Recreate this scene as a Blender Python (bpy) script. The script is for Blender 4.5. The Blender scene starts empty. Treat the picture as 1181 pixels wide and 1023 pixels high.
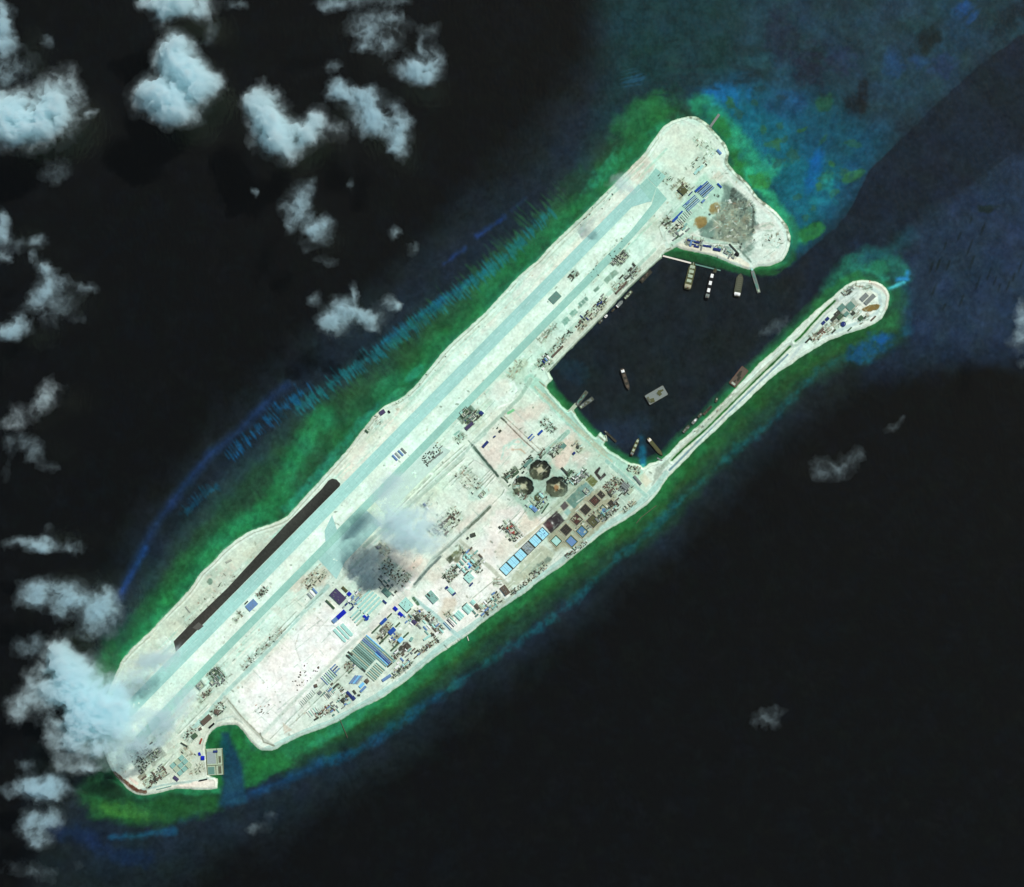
import bpy, math, random
import numpy as np
C = bpy.context.scene.collection
R = math.radians
# ---------------------------------------------------------------- camera, sky, sun, exposure
S = 4.0                                   # one map pixel is four metres on the ground
CAM_H = 15000.0
cam = bpy.data.cameras.new('camera'); camo = bpy.data.objects.new('camera', cam); C.objects.link(camo)
camo.location = (0, 0, CAM_H); cam.sensor_width = 36.0
cam.lens = 36.0 * (CAM_H - 3) / (1181 * S)
cam.clip_start = 100; cam.clip_end = 400000
bpy.context.scene.camera = camo
SUN_EL, SUN_AZ = 58.0, 41.0               # azimuth clockwise from north
w = bpy.data.worlds.new('World'); bpy.context.scene.world = w; w.use_nodes = True
nt = w.node_tree; bg = nt.nodes['Background']; sky = nt.nodes.new('ShaderNodeTexSky')
sky.sky_type = 'NISHITA'; sky.sun_disc = False; sky.sun_elevation = R(SUN_EL); sky.sun_rotation = R(SUN_AZ)
nt.links.new(sky.outputs[0], bg.inputs[0]); bg.inputs[1].default_value = 0.06
sl = bpy.data.lights.new('sun', 'SUN'); slo = bpy.data.objects.new('sun', sl); C.objects.link(slo)
sl.energy = 3.7; sl.angle = R(0.5); sl.color = (1.0, 0.975, 0.94)
slo.rotation_euler = (R(90 - SUN_EL), 0, R(180 - SUN_AZ)); slo.location = (0, 0, 3000)
sc = bpy.context.scene
sc.view_settings.view_transform = 'Standard'; sc.view_settings.look = 'None'
sc.view_settings.exposure = 0; sc.view_settings.gamma = 1; sc.view_settings.use_curve_mapping = False
sc.render.engine = 'CYCLES'
cy = sc.cycles
cy.max_bounces = 26; cy.volume_bounces = 24; cy.diffuse_bounces = 2; cy.glossy_bounces = 1
cy.transmission_bounces = 2; cy.transparent_max_bounces = 12; cy.use_denoising = True
cy.sample_clamp_indirect = 6
GZ = 4.0                                  # height of the reclaimed land above the sea
def W(x, y, z=0.0): return ((x - 590.5) * S, (511.5 - y) * S, z)
def lin(c): 
    c = np.asarray(c, float) / 255.0
    return np.where(c <= 0.04045, c / 12.92, ((c + 0.055) / 1.055) ** 2.4)
EXPO = 1.06
def alb(c): return tuple(np.clip(lin(c) / EXPO, 0.002, 0.9))
# ---------------------------------------------------------------- noise and painting on ground samples
_rt = np.random.RandomState(7).rand(64, 256, 256).astype(np.float32)
def vnoise(X, Y, sc_, seed):
    t = _rt[seed % 64]; x = X / sc_ + 1000.37 + seed * 3.1; y = Y / sc_ + 1000.71 + seed * 1.7
    xi = np.floor(x).astype(np.int64); yi = np.floor(y).astype(np.int64)
    fx = (x - xi); fy = (y - yi); fx = fx * fx * (3 - 2 * fx); fy = fy * fy * (3 - 2 * fy)
    x0 = xi & 255; x1 = (xi + 1) & 255; y0 = yi & 255; y1 = (yi + 1) & 255
    return (t[y0, x0] * (1 - fx) + t[y0, x1] * fx) * (1 - fy) + (t[y1, x0] * (1 - fx) + t[y1, x1] * fx) * fy
def fbm(X, Y, sc_, seed, o=4):                      # about -1..1
    s = 0; a = 1; n = 0
    for k in range(o):
        ang = 0.6 * k + 0.3; Xr = X * math.cos(ang) - Y * math.sin(ang); Yr = X * math.sin(ang) + Y * math.cos(ang)
        s = s + a * (vnoise(Xr, Yr, sc_ / 2 ** k, seed + k) * 2 - 1); n += a; a *= 0.55
    return s / n * 1.6
def segdist(X, Y, pts, closed=False):
    d = np.full(X.shape, 1e12); P = list(pts)
    if closed: P = P + [P[0]]
    for (x0, y0), (x1, y1) in zip(P[:-1], P[1:]):
        dx, dy = x1 - x0, y1 - y0; L = dx * dx + dy * dy + 1e-9
        t = np.clip(((X - x0) * dx + (Y - y0) * dy) / L, 0, 1)
        d = np.minimum(d, (X - x0 - t * dx) ** 2 + (Y - y0 - t * dy) ** 2)
    return np.sqrt(d)
def inside(X, Y, pts):
    r = np.zeros(X.shape, bool); n = len(pts)
    for i in range(n):
        x0, y0 = pts[i]; x1, y1 = pts[(i + 1) % n]
        if y0 == y1: continue
        c = ((y0 > Y) != (y1 > Y)) & (X < (x1 - x0) * (Y - y0) / (y1 - y0) + x0)
        r ^= c
    return r
def sstep(t): t = np.clip(t, 0, 1); return t * t * (3 - 2 * t)
class Canvas:
    def __init__(s, X, Y, col):
        s.X, s.Y = X, Y; s.rgb = np.empty(X.shape + (3,)); s.rgb[:] = col; s.z = np.zeros(X.shape)
    def _sel(s, pts, pad):
        a = np.array(pts); m = (s.X > a[:, 0].min() - pad) & (s.X < a[:, 0].max() + pad) & (s.Y > a[:, 1].min() - pad) & (s.Y < a[:, 1].max() + pad)
        return np.nonzero(m)[0]
    def _mix(s, i, al, col, dz):
        s.rgb[i] += (np.asarray(col, float) - s.rgb[i]) * al[:, None]
        if dz: s.z[i] += (dz - s.z[i]) * np.clip(al, 0, 1)
    def fill(s, pts, col, feather=1.0, a=1.0, warp=0.0, ws=8.0, seed=1, brk=0.0, bs=6.0, dz=0.0):
        i = s._sel(pts, feather + abs(warp) + 2)
        if not len(i): return
        X, Y = s.X[i], s.Y[i]; d = segdist(X, Y, pts, True); d = np.where(inside(X, Y, pts), d, -d)
        if warp: d = d + fbm(X, Y, ws, seed) * warp
        al = sstep(d / feather + 0.5) * a
        if brk: al = al * np.clip(1 - brk + brk * (fbm(X, Y, bs, seed + 9) + 0.6) * 1.4, 0, 1)
        s._mix(i, al, col, dz)
    def stroke(s, pts, wd, col, feather=1.0, a=1.0, warp=0.0, ws=8.0, seed=1, brk=0.0, bs=6.0, dz=0.0, comb=0.0, cdir=(0.7, -0.7)):
        h = wd / 2; i = s._sel(pts, h + feather + abs(warp) + 2)
        if not len(i): return
        X, Y = s.X[i], s.Y[i]; d = h - segdist(X, Y, pts)
        if warp: d = d + fbm(X, Y, ws, seed) * warp
        if comb:
            u = X * cdir[0] + Y * cdir[1] + 1.5 * fbm(X, Y, 18, seed + 3); v = X * cdir[1] - Y * cdir[0]
            d = d + (vnoise(u, v / 14, comb, seed + 5) - 0.5) * wd * 1.6 + np.sin(u / comb * 2.2 + 2 * vnoise(X, Y, 30, seed)) * wd * 0.22
        al = sstep(d / feather + 0.5) * a
        if brk: al = al * np.clip(1 - brk + brk * (fbm(X, Y, bs, seed + 9) + 0.6) * 1.4, 0, 1)
        s._mix(i, al, col, dz)
    def blob(s, x, y, rx, ry, col, rot=0, a=1.0, feather=0.4, warp=0.25, ws=6, seed=1, brk=0.0, dz=0.0):
        r = max(rx, ry) * 1.6 + 2; i = s._sel([(x, y), (x + .01, y)], r)
        if not len(i): return
        X, Y = s.X[i] - x, s.Y[i] - y; c, q = math.cos(R(rot)), math.sin(R(rot))
        u = (X * c - Y * q) / rx; v = (X * q + Y * c) / ry
        d = 1 - np.sqrt(u * u + v * v) + fbm(s.X[i], s.Y[i], ws, seed) * warp
        al = sstep(d / feather + 0.5) * a
        if brk: al = al * np.clip(1 - brk + brk * (fbm(s.X[i], s.Y[i], 5, seed + 9) + 0.6) * 1.4, 0, 1)
        s._mix(i, al, col, dz)
def rect(cx, cy, L, Wd, ang):                       # map-pixel rectangle, ang counter-clockwise seen from above
    c, s_ = math.cos(R(ang)), -math.sin(R(ang))
    return [(cx + c * u * L / 2 - s_ * v * Wd / 2, cy + s_ * u * L / 2 + c * v * Wd / 2) for u, v in ((-1, -1), (1, -1), (1, 1), (-1, 1))]
# ---------------------------------------------------------------- map outlines (map pixels)
COAST = [(765.7,145.7),(777.4,138.7),(793.8,134),(803,134.7),(815,142.2),(824.3,152.8),(836,165.7),(841.2,176.2),(838.4,188),(850.1,200.9),
(861.9,211.4),(868.4,220.8),(874.8,229),(887.7,238.4),(899.4,249),(908.8,261.9),(911.8,276),(909,290),(901.8,300.6),(887.7,306.5),(874.8,306.5),
(867.7,311),(861.9,310),(840.8,303),(826.7,295.9),(805.6,291.2),(789,287.7),(779.8,284.2),(771.6,288.9),(763.3,294),(763,297),(725,332),
(697,363),(665.6,394.5),(632.3,428.7),(637,437.5),(628.4,446),(638,457),(653.8,474.7),(659.7,470.8),(665.6,482.5),(677.3,496),(687,506),
(692,499),(700,507),(695,513),(704,521),(711.7,525),(723.5,533),(737,536),(741,540),(748.9,535),(762.6,531),(770.4,525),(784,509.5),(805.6,491.9),(825,472.3),
(840.8,456.7),(856.4,440),(872,423.5),(880,415.6),(899.6,399),(917,381.4),(936.7,361.9),(958,345),(973.8,330.6),(983.6,324.7),(995.4,322.8),
(1009,324.7),(1020.8,330.6),(1025.7,340.4),(1023.7,354),(1016.9,367.8),(1001,376.6),(977.8,384.4),(958,391),(937.8,403.2),(923,412),(912.3,419.9),(898.7,427.7),(886.9,437.4),(867.4,456),(852.9,470.3),(838.2,483),(822.6,498.7),(808.9,510.4),(794.2,526),(781.5,538.7),(766.5,554.4),(757.5,570),(743.8,583.6),(724.2,597.3),(696.9,613),
(669.5,634.5),(646,654),(618.7,671.6),(606,683),(578.6,701.2),(555,718.8),(539.5,732),(516,748),(494.5,762.8),(475,779.4),(456,794),(439.4,806),
(416,816),(396.4,828),(376.9,837.8),(349.5,847.5),(324,860),(314.3,866),(300.6,865),(290.8,857.3),(281,843.6),(274.2,835.8),(257.6,835.8),
(247.8,839.7),(241,846.5),(238,853.4),(236,862.2),(240,895),(250.8,898.4),(250.4,909),(235,911),(219.5,910),(203.8,909),(188.2,913),
(168.6,917),(156.9,916),(149,911),(139.3,901.3),(129.6,889.6),(120,868),(116,840),(120,812),(128,790),(135.9,772),(141.7,760.3),(153.5,746.6),
(173,729),(192.6,707.5),(208.2,691.9),(221.9,676.2),(231.7,660.6),(239.5,654),(255,638),(270.8,623.5),(290.3,611.7),(309.9,605.9),(329.4,598),
(343.8,582),(363.4,560.6),(383,539),(402.5,517.6),(411.7,504.4),(419.6,494.7),(433.2,477),(445,467.3),(458.7,461.4),(468.4,455.6),
(482,441.9),(497.8,422.3),(517.3,398.9),(536.9,381.3),(556.4,363.7),(570,350),(600,316.9),(619.6,301.2),(639,279.7),(664.5,256),(688,232.8),
(709.5,211.3),(729,191.7),(742.7,178),(756,158)]
QUAYS = {(763.3,294),(763,297),(725,332),(697,363),(665.6,394.5),(632.3,428.7),(637,437.5),(659.7,470.8),(692,499),(700,507),(250.8,898.4),(250.4,909)}
def soften(P):
    out = []; n = len(P)
    for i, (x, y) in enumerate(P):
        if (x, y) in QUAYS: out.append((x, y)); continue
        (xa, ya), (xb, yb) = P[i - 1], P[(i + 1) % n]
        out += [(x + (xa - x) * .24, y + (ya - y) * .24), (x, y) if False else (x * .88 + (xa + xb) * .06, y * .88 + (ya + yb) * .06), (x + (xb - x) * .24, y + (yb - y) * .24)]
    return out
COAST = soften(COAST)
def coast_part(a, b):
    i = min(range(len(COAST)), key=lambda k: (COAST[k][0]-a[0])**2+(COAST[k][1]-a[1])**2)
    j = min(range(len(COAST)), key=lambda k: (COAST[k][0]-b[0])**2+(COAST[k][1]-b[1])**2)
    return COAST[i:j+1] if i <= j else COAST[i:] + COAST[:j+1]
NW = coast_part((129.6,889.6), (765.7,145.7)); SE = coast_part((1016.9,367.8), (314.3,866)); SPIT_IN = coast_part((762.6,531), (995.4,322.8))
NECO = coast_part((793.8,134), (911.8,276)); HN = coast_part((901.8,300.6), (771.6,288.9)); TIP = coast_part((983.6,324.7), (1001,376.6))
def off(pts, dx, dy): return [(x + dx, y + dy) for x, y in pts]
CANALS = [[(774.7,531),(787.4,518.2),(801,506.5),(814.7,494.7),(828.4,481),(843,466.6),(869.3,440.4),(892.8,418),(911.4,399.3)], [(917.2,393.5),(923,388.6),(937.8,372),(948,361),(963,347)]]
def L0(x): return 752.5 - 1.017 * (x - 202.3)       # north-west edge of the runway
# ---------------------------------------------------------------- seabed and sea
NXs = int(1261 / 1.25) + 1; NYs = int(1103 / 1.25) + 1
gx = -40 + np.arange(NXs) * 1.25; gy = -40 + np.arange(NYs) * 1.25
GX, GY = np.meshgrid(gx, gy); fx, fy = GX.ravel(), GY.ravel()
sd = np.full(fx.shape, -400.0)
near = (fx > 20) & (fx < 1120) & (fy > 40) & (fy < 1010)
_x, _y = fx[near], fy[near]; _x = _x + .5 * fbm(_x, _y, 6, 33); _y = _y + .5 * fbm(_x, _y, 6, 36); _d = segdist(_x, _y, COAST, True); sd[near] = np.where(inside(_x, _y, COAST), _d, -_d)
for c in CANALS:
    m = (fx > 760) & (fx < 970) & (fy > 340) & (fy < 545)
    sd[m] = np.minimum(sd[m], segdist(fx[m], fy[m], c) - (1.5 if c is CANALS[0] else 1.6))
SD = sd.reshape(NYs, NXs)
def sd_at(X, Y):
    u = (X + 40) / 1.25; v = (Y + 40) / 1.25; i = np.clip(u.astype(int), 0, NXs - 2); j = np.clip(v.astype(int), 0, NYs - 2); a = u - i; b = v - j
    return (SD[j, i] * (1 - a) + SD[j, i + 1] * a) * (1 - b) + (SD[j + 1, i] * (1 - a) + SD[j + 1, i + 1] * a) * b
sb = Canvas(fx, fy, (17, 21, 22))
DEEP = (17, 21, 22); NAVY = (29, 42, 52); GRN = (34, 104, 58); BRT = (30, 124, 76); TURQ = (40, 168, 128)
sb.fill([(30,1060),(40,900),(90,770),(130,660),(190,560),(280,450),(360,380),(450,315),(540,230),(620,140),(670,60),(690,-80),(1260,-80),(1260,300),(1120,400),(1010,425),(920,490),(830,580),(770,640),(650,740),(520,830),(420,900),(330,960),(250,1000),(140,1060)], (27,37,41), 55, 1, 12, 60, 3)
sb.fill([(95,1010),(85,880),(130,720),(170,630),(230,550),(310,460),(390,390),(470,330),(570,235),(650,150),(710,60),(730,-80),(1260,-80),(1260,270),(1120,370),(1010,400),(940,450),(850,540),(790,610),(700,680),(560,780),(420,880),(300,950),(200,985)], NAVY, 40, .9, 10, 50, 5)
sb.fill([(715,-60),(900,-60),(880,90),(800,110),(720,130),(680,180)], (28,60,63), 60, .9, 12, 40, 8)
sb.fill([(1010,330),(1181,200),(1260,180),(1260,420),(1100,420),(1000,440)], (29,45,64), 40, .8, 12, 40, 9)
# thin shelf all round the reclaimed land
sb.stroke(COAST + [COAST[0]], 26, (34,84,60), 20, .9, 4, 14, 150, .1, 12); sb.stroke(COAST + [COAST[0]], 9, (44,142,92), 9, .85, 2, 8, 151, .2, 9)
# north-west shelf
NWO = [(108,790),(140,715),(175,655),(225,590),(280,530),(335,475),(390,430),(450,385),(510,340),(570,295),(630,235),(680,170),(725,125),(770,112),(810,112)]
SHELF = NWO + [(800,134)] + NW[::-1]
sb.fill(SHELF, (37,62,62), 26, 1, 6, 20, 11)
sb.fill(off(NWO, 12, 10) + [(800,134)] + NW[::-1], (38,78,54), 22, .9, 5, 16, 12)
sb.stroke(off(NW, -13, -11), 22, (34,108,62), 20, .8, 6, 22, 13, .35, 22)
sb.stroke(off(coast_part((329,600),(664,256)), -22, -18), 22, (42,96,62), 12, .7, 5, 16, 14, .5, 14, comb=2)
sb.stroke([(140,770),(175,725),(230,655),(270,612),(300,596)], 22, (34,146,84), 14, .9, 4, 14, 15, .2)
sb.stroke([(310,590),(325,560),(345,520),(375,480)], 26, (34,140,84), 16, .85, 5, 12, 16, .2)
sb.stroke([(330,588),(370,545),(400,510),(420,485),(450,458)], 10, (40,160,124), 9, .8, 3, 10, 17, .4, 8)
sb.stroke([(440,450),(480,432),(510,395),(540,372),(570,345)], 20, (36,132,78), 14, .8, 5, 12, 18, .25)
sb.stroke([(560,340),(620,285),(680,228),(730,178),(760,145)], 18, (34,128,76), 16, .8, 5, 12, 19, .3)
sb.blob(668,210,20,13,(32,66,54),40,.8,.7,.5,8,20); sb.blob(700,195,30,9,TURQ,45,.5,.8,.5,8,21,.5); sb.blob(765,150,22,10,TURQ,40,.6,.8,.4,8,22,.4)
sb.blob(745,130,40,18,(36,120,66),30,.8,.9,.3,14,23)
sb.blob(480,430,14,5,TURQ,35,.7,.8,.4,8,24); sb.blob(460,452,12,4,(50,170,110),30,.7,.8,.4,8,25)
sb.stroke(coast_part((141,760),(756,156)) , 3.2, (110,196,150), 3, .6, .8, 5, 27, .3, 7); sb.stroke(SE, 4, (84,176,116), 4, .6, .8, 5, 27, .3, 7)
sb.stroke(coast_part((329,600),(756,156)), 6, (42,150,100), 7, .7, 2, 8, 26, .35, 9)
# spurs and grooves of the reef front
sb.stroke([(345,470),(395,432),(440,404),(490,366),(540,330),(590,290),(632,246)], 10, (26,116,124), 8, .8, 3, 10, 28, .25, 24, comb=1.7, cdir=(.78,-.62))
sb.stroke([(270,520),(300,493),(330,468),(350,452)], 10, (20,92,138), 8, .75, 4, 10, 29, .55, 12, comb=1.5, cdir=(.8,-.6))
sb.stroke([(215,590),(235,570),(250,562)], 8, (22,88,118), 8, .6, 4, 8, 30, .5, 8, comb=1.5, cdir=(.8,-.6))
sb.stroke([(440,396),(500,352),(560,312)], 5, (18,120,160), 8, .5, 3, 8, 31, .3, 12, comb=1.4, cdir=(.78,-.62))
sb.stroke([(136,690),(150,660),(175,612),(200,576),(240,525),(272,500),(310,462),(330,444)], 7, (30,58,104), 15, .75, 2, 14, 32, .15, 20)
sb.stroke([(140,682),(156,655),(168,632)], 5, (28,70,136), 7, .6, 2, 10, 33, .3)
sb.stroke([(514,303),(538,285)], 3, (32,64,120), 7, .7, 2, 6, 34, .2, 5); sb.stroke([(550,273),(566,262),(582,251)], 4, (31,64,128), 7, .75, 2, 6, 35, .2, 5); sb.stroke([(590,243),(606,228)], 3, (34,58,90), 7, .5, 1, 8, 35)
sb.stroke([(722,93),(735,90)], 9, (34,80,104), 8, .8, 1, 5, 36, 0, comb=1.6, cdir=(.3,1))
# southern shelf
sb.stroke(off(SE, 12, 11), 40, (34,72,52), 20, .92, 5, 16, 40)
sb.stroke(off(SE, 6, 5.5), 22, (36,106,54), 15, .9, 4, 12, 41, .35, 12)
sb.stroke(off(SE, 12, 11), 8, (44,84,46), 9, .6, 4, 8, 43, .6, 8)
sb.stroke(off(coast_part((801,509),(439,806)), 4, 4), 12, (38,136,70), 8, .7, 3, 8, 42, .4, 8)
sb.stroke([(540,732),(500,765),(450,800),(400,830),(350,856),(310,880)], 20, (34,136,84), 14, .8, 4, 10, 43, .3, 10)
sb.stroke([(430,812),(400,835),(360,858)], 10, (40,158,112), 8, .7, 3, 8, 44, .5, 8)
sb.stroke([(1000,416),(970,412),(945,428),(920,450),(895,482),(866,506),(838,528),(805,560),(772,590),(740,620),(700,655),(660,695),(610,732),(560,765),(510,800)], 6.5, (24,102,110), 9, .62, 5, 14, 45, .55, 5)
sb.stroke([(510,800),(470,828),(430,856),(395,872),(370,880)], 9, (20,88,120), 11, .65, 5, 14, 46, .45, 5)
sb.stroke([(370,880),(330,900),(280,918),(240,930),(210,945)], 10, (26,80,124), 12, .7, 4, 12, 47, .25, 14)
sb.stroke([(200,958),(150,965),(128,966)], 7, (28,90,120), 8, .7, 3, 9, 48, .2)
sb.stroke([(60,955),(90,962),(130,985),(170,990)], 16, (26,48,84), 16, .6, 5, 12, 49, .2)
sb.blob(1005,400,34,13,(22,80,124),25,.8,.95,.5,10,50,.45); sb.blob(1018,390,10,6,(20,84,150),0,.5,.9,.4,8,51)
sb.stroke([(1012,372),(1035,372),(1042,350),(1040,330)], 14, (38,112,66), 12, .8, 3, 9, 52)
sb.stroke([(1046,380),(1050,355),(1046,330)], 10, (26,100,110), 12, .6, 4, 9, 53, .4)
# south-west
sb.fill([(100,890),(135,905),(160,920),(250,915),(252,935),(220,945),(160,952),(110,945),(85,915)], (36,96,52), 16, .95, 5, 14, 54, .2, 16)
sb.blob(140,935,34,9,(70,150,60),-10,.6,.9,.4,10,55,.4); sb.blob(225,912,30,5,(38,150,100),0,.7,.8,.4,8,56,.3); sb.blob(120,912,22,10,(24,50,38),-20,.7,.8,.4,10,57)
sb.fill([(98,860),(128,800),(140,775),(120,760),(105,790),(90,840)], (36,110,62), 14, .9, 4, 12, 58)
sb.fill([(238,846),(258,838),(274,838),(290,865),(320,868),(330,870),(340,880),(300,905),(262,915),(248,905),(240,890)], (34,122,62), 8, .95, 3, 10, 59, .2, 12)
sb.fill([(256,846),(264,846),(278,880),(284,925),(255,930),(256,890)], (28,68,88), 9, .95, 2, 10, 60)
sb.blob(259,860,5,11,(22,90,96),0,.6,.9,.3,8,61)
# north-east lagoon
sb.fill([(830,-60),(1260,-60),(1260,20),(1130,75),(1060,140),(1003,196),(960,240),(920,180),(860,120)], (35,64,76), 40, .9, 12, 26, 140, .3, 24)
sb.fill([(1050,262),(1110,222),(1170,180),(1260,140),(1260,380),(1110,400),(1050,410),(1040,330)], (36,55,76), 24, .85, 8, 24, 141, .25, 20)
sb.fill([(800,110),(850,80),(920,90),(990,125),(1030,160),(985,225),(925,290),(890,240),(850,180)], (27,68,88), 55, .8, 10, 22, 142, .2, 18)
NEL = [(800,118),(850,95),(900,95),(960,130),(1010,160),(1005,200),(970,240),(925,290),(912,300),(905,240),(860,200),(840,160)]
sb.fill(NEL, (24,82,106), 44, .85, 8, 26, 62)
sb.fill([(815,120),(860,112),(905,140),(930,180),(965,200),(955,235),(925,285),(915,285),(908,250),(868,205),(845,170)], (20,104,120), 32, .85, 8, 20, 63, .2, 20)
sb.blob(835,110,26,12,(20,100,160),0,.8,.9,.4,12,64); sb.blob(940,195,9,24,(16,92,156),-15,.75,.9,.3,10,65); sb.blob(905,118,22,14,(34,74,110),0,.5,.9,.4,10,66)
sb.stroke([(806,120),(825,128),(845,150),(862,178),(880,205)], 20, (34,150,110), 14, .85, 5, 12, 67, .3, 10)
sb.stroke([(828,142),(842,160),(848,185),(862,202)], 13, (40,136,66), 9, .9, 3, 10, 68, .2)
sb.stroke([(862,198),(882,222),(905,250),(918,275)], 13, (40,180,132), 9, .95, 3, 10, 69, .1)
sb.blob(876,208,11,9,(48,140,70),0,.9,.6,.4,8,70,.2); sb.blob(885,190,16,12,TURQ,0,.6,.9,.5,10,71,.5); sb.blob(850,160,14,12,TURQ,0,.55,.9,.5,10,72,.4)
for k,(x,y,rx,ry) in enumerate([(893,167,10,6),(897,188,8,4),(914,178,9,7),(843,118,8,4),(852,130,7,5),(955,205,9,9),(964,222,6,5),(975,200,8,8),(920,227,3,5),(945,215,4,4),(930,250,5,4),(905,160,4,3),(880,150,6,3),(870,118,6,3),(900,145,5,4),(925,150,7,3),(950,160,8,3),(938,240,5,4),(960,190,6,3),(985,165,9,4)]):
    sb.blob(x,y,rx,ry,(36,92,82) if k%3 else (44,104,72),k*37,.85,.5,.6,5,73+k,.3)
sb.blob(948,232,14,5,(24,120,130),0,.6,.9,.4,8,90,.4); sb.blob(985,202,12,6,(48,120,72),35,.85,.6,.4,8,91,.3); sb.blob(955,212,7,10,(28,140,140),10,.7,.8,.5,8,91,.4)
sb.blob(935,268,17,9,(38,120,66),25,.95,.5,.3,8,92,.15); sb.blob(952,118,10,8,(36,84,66),20,.8,.7,.5,8,93)
for k,(x,y,rx,ry,c) in enumerate([(1030,75,12,14,(32,66,100)),(1110,10,16,8,(30,74,130)),(1120,22,12,4,(30,70,116)),(1060,70,8,10,(34,66,100)),(1090,75,14,16,(36,56,86)),(970,70,16,14,(38,52,78)),(985,120,14,10,(26,32,38)),(935,75,18,26,(34,40,54)),(995,105,6,18,(28,34,36)),(1070,45,18,14,(26,34,34)),(1020,110,24,14,(34,62,76)),(900,40,30,20,(34,48,66)),(1140,240,4,12,(28,44,40)),(1100,20,30,12,(30,60,80)),(1165,20,12,30,(24,36,42)),(900,90,20,10,(34,70,80)),(870,70,26,8,(34,72,84))]):
    sb.blob(x,y,rx,ry,c,k*23,.75,.9,.5,9,94+k,.3)
for k in range(26):
    rr = random.Random(k); sb.blob(1060+rr.random()*130, 190+rr.random()*170, 1.3, 4+rr.random()*5, (24,36,40), -20, .6, .8, .4, 4, k)
for k in range(40):
    rr = random.Random(100+k); sb.blob(760+rr.random()*200, 40+rr.random()*80, 6+rr.random()*8, 1.4+rr.random()*2, (30,52,58), -15+rr.random()*20, .5, .9, .5, 5, k)
# harbour and its dredged channel
CH = [(763,294),(800,300),(845,312),(880,316),(912,308),(938,284),(965,262),(985,235),(1003,196),(1040,160),(1085,115),(1130,75),(1260,-20),(1260,110),(1150,190),(1110,218),(1070,236),(1048,262),(1020,272),(985,295),(950,330),(915,366),(880,402),(840,440),(790,490),(762,520),(745,528),(725,524),(700,505),(675,480),(650,455),(637,437),(632,428)]
sb.fill(CH, (27,39,50), 3.0, 1, 1.2, 8, 120)
sb.fill([(763,296),(800,303),(860,318),(900,320),(935,290),(915,360),(780,495),(745,520),(730,522),(690,488),(650,448),(634,430)], (28,37,40), 22, .9, 6, 30, 121)
sb.blob(655,425,22,12,(30,56,70),-30,.6,.9,.4,12,122); sb.blob(720,500,30,20,(34,50,66),0,.7,.9,.3,12,123)
for P,wd in ((HN,14),(SPIT_IN,8),(coast_part((628.4,446),(653.8,474.7)),16),(coast_part((665.6,482.5),(687,506)),13),(coast_part((695,513),(737,536)),9)):
    sb.stroke(P, wd, (34,116,66), 4, .95, 1.5, 6, 124, .1); sb.stroke(P, wd*.45, (60,150,90), 3, .6, 1, 6, 125)
sb.fill([(767,290),(790,290),(830,300),(862,312),(900,312),(915,285),(918,300),(896,318),(866,318),(832,311),(790,300),(770,297)], (34,92,52), 4, .85, 2, 8, 126)
sb.stroke([(905,300),(916,285),(918,268),(912,252)], 9, (36,120,90), 7, .8, 2, 8, 127)
sb.stroke([(960,332),(985,305),(1000,298),(1025,300),(1040,315)], 22, (34,112,92), 12, .85, 4, 12, 128, .2)
sb.stroke([(1000,296),(1030,290),(1050,268)], 14, (32,80,96), 16, .6, 4, 12, 129)
sb.stroke([(985,310),(1005,312),(1022,322)], 9, (44,160,130), 8, .7, 3, 9, 130, .3); sb.blob(1012,308,14,9,(36,130,84),0,.7,.8,.4,8,131)
sb.stroke([(940,352),(970,326),(990,316)], 8, (42,130,70), 6, .8, 2, 8, 132)
sb.stroke([(1025,333),(1034,329),(1042,325)], 4, (70,190,200), 4, .95, 1, 5, 133); sb.stroke([(1035,322),(1046,321),(1047,314)], 5, (40,130,190), 5, .85, 1.5, 5, 134)
sb.stroke([(741,541),(741,530),(741,518)], 6, (24,120,150), 6, .95, 1.5, 6, 135); sb.stroke([(741,540),(740,505)], 7, (28,84,110), 9, .6, 2, 6, 136); sb.stroke([(741,546),(741,538)],6,(70,180,170),3,.9,1,6,136)
for c in CANALS: sb.stroke(c, 7, (38,104,52), 2, 1, 0, 8, 137); sb.stroke(c, 3, (46,128,54), 3, .6, .8, 8, 138, .4)
# general grain
lm_ = sb.rgb.mean(1, keepdims=True); gx_ = np.clip((sb.rgb[:, 1:2] - lm_) / 60, 0, 1); sb.rgb += (lm_ - sb.rgb) * (.05 + .12 * gx_); sb.rgb *= 1 - .07 * gx_
g = 1 + 0.11 * fbm(fx, fy, 14, 40) + 0.12 * fbm(fx, fy, 4, 44, 4)
sb.rgb *= np.clip(g, .6, 1.4)[:, None]
sb.rgb[:, 0] *= 1 + 0.06 * fbm(fx, fy, 26, 50); sb.rgb[:, 2] *= 1 + 0.08 * fbm(fx, fy, 20, 55)
def make_mesh(name, V, F):
    me = bpy.data.meshes.new(name); me.vertices.add(len(V)); me.vertices.foreach_set('co', np.asarray(V, np.float32).ravel())
    n = len(F); me.loops.add(n * 4); me.loops.foreach_set('vertex_index', np.asarray(F, np.int32).ravel()); me.polygons.add(n)
    me.polygons.foreach_set('loop_start', np.arange(0, n * 4, 4, dtype=np.int32)); me.polygons.foreach_set('loop_total', np.full(n, 4, np.int32))
    me.update(calc_edges=True); me.validate(); return me
def set_col(me, rgb):
    a = me.color_attributes.new('tint', 'FLOAT_COLOR', 'POINT'); d = np.ones((len(rgb), 4), np.float32); d[:, :3] = rgb; a.data.foreach_set('color', d.ravel())
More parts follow.
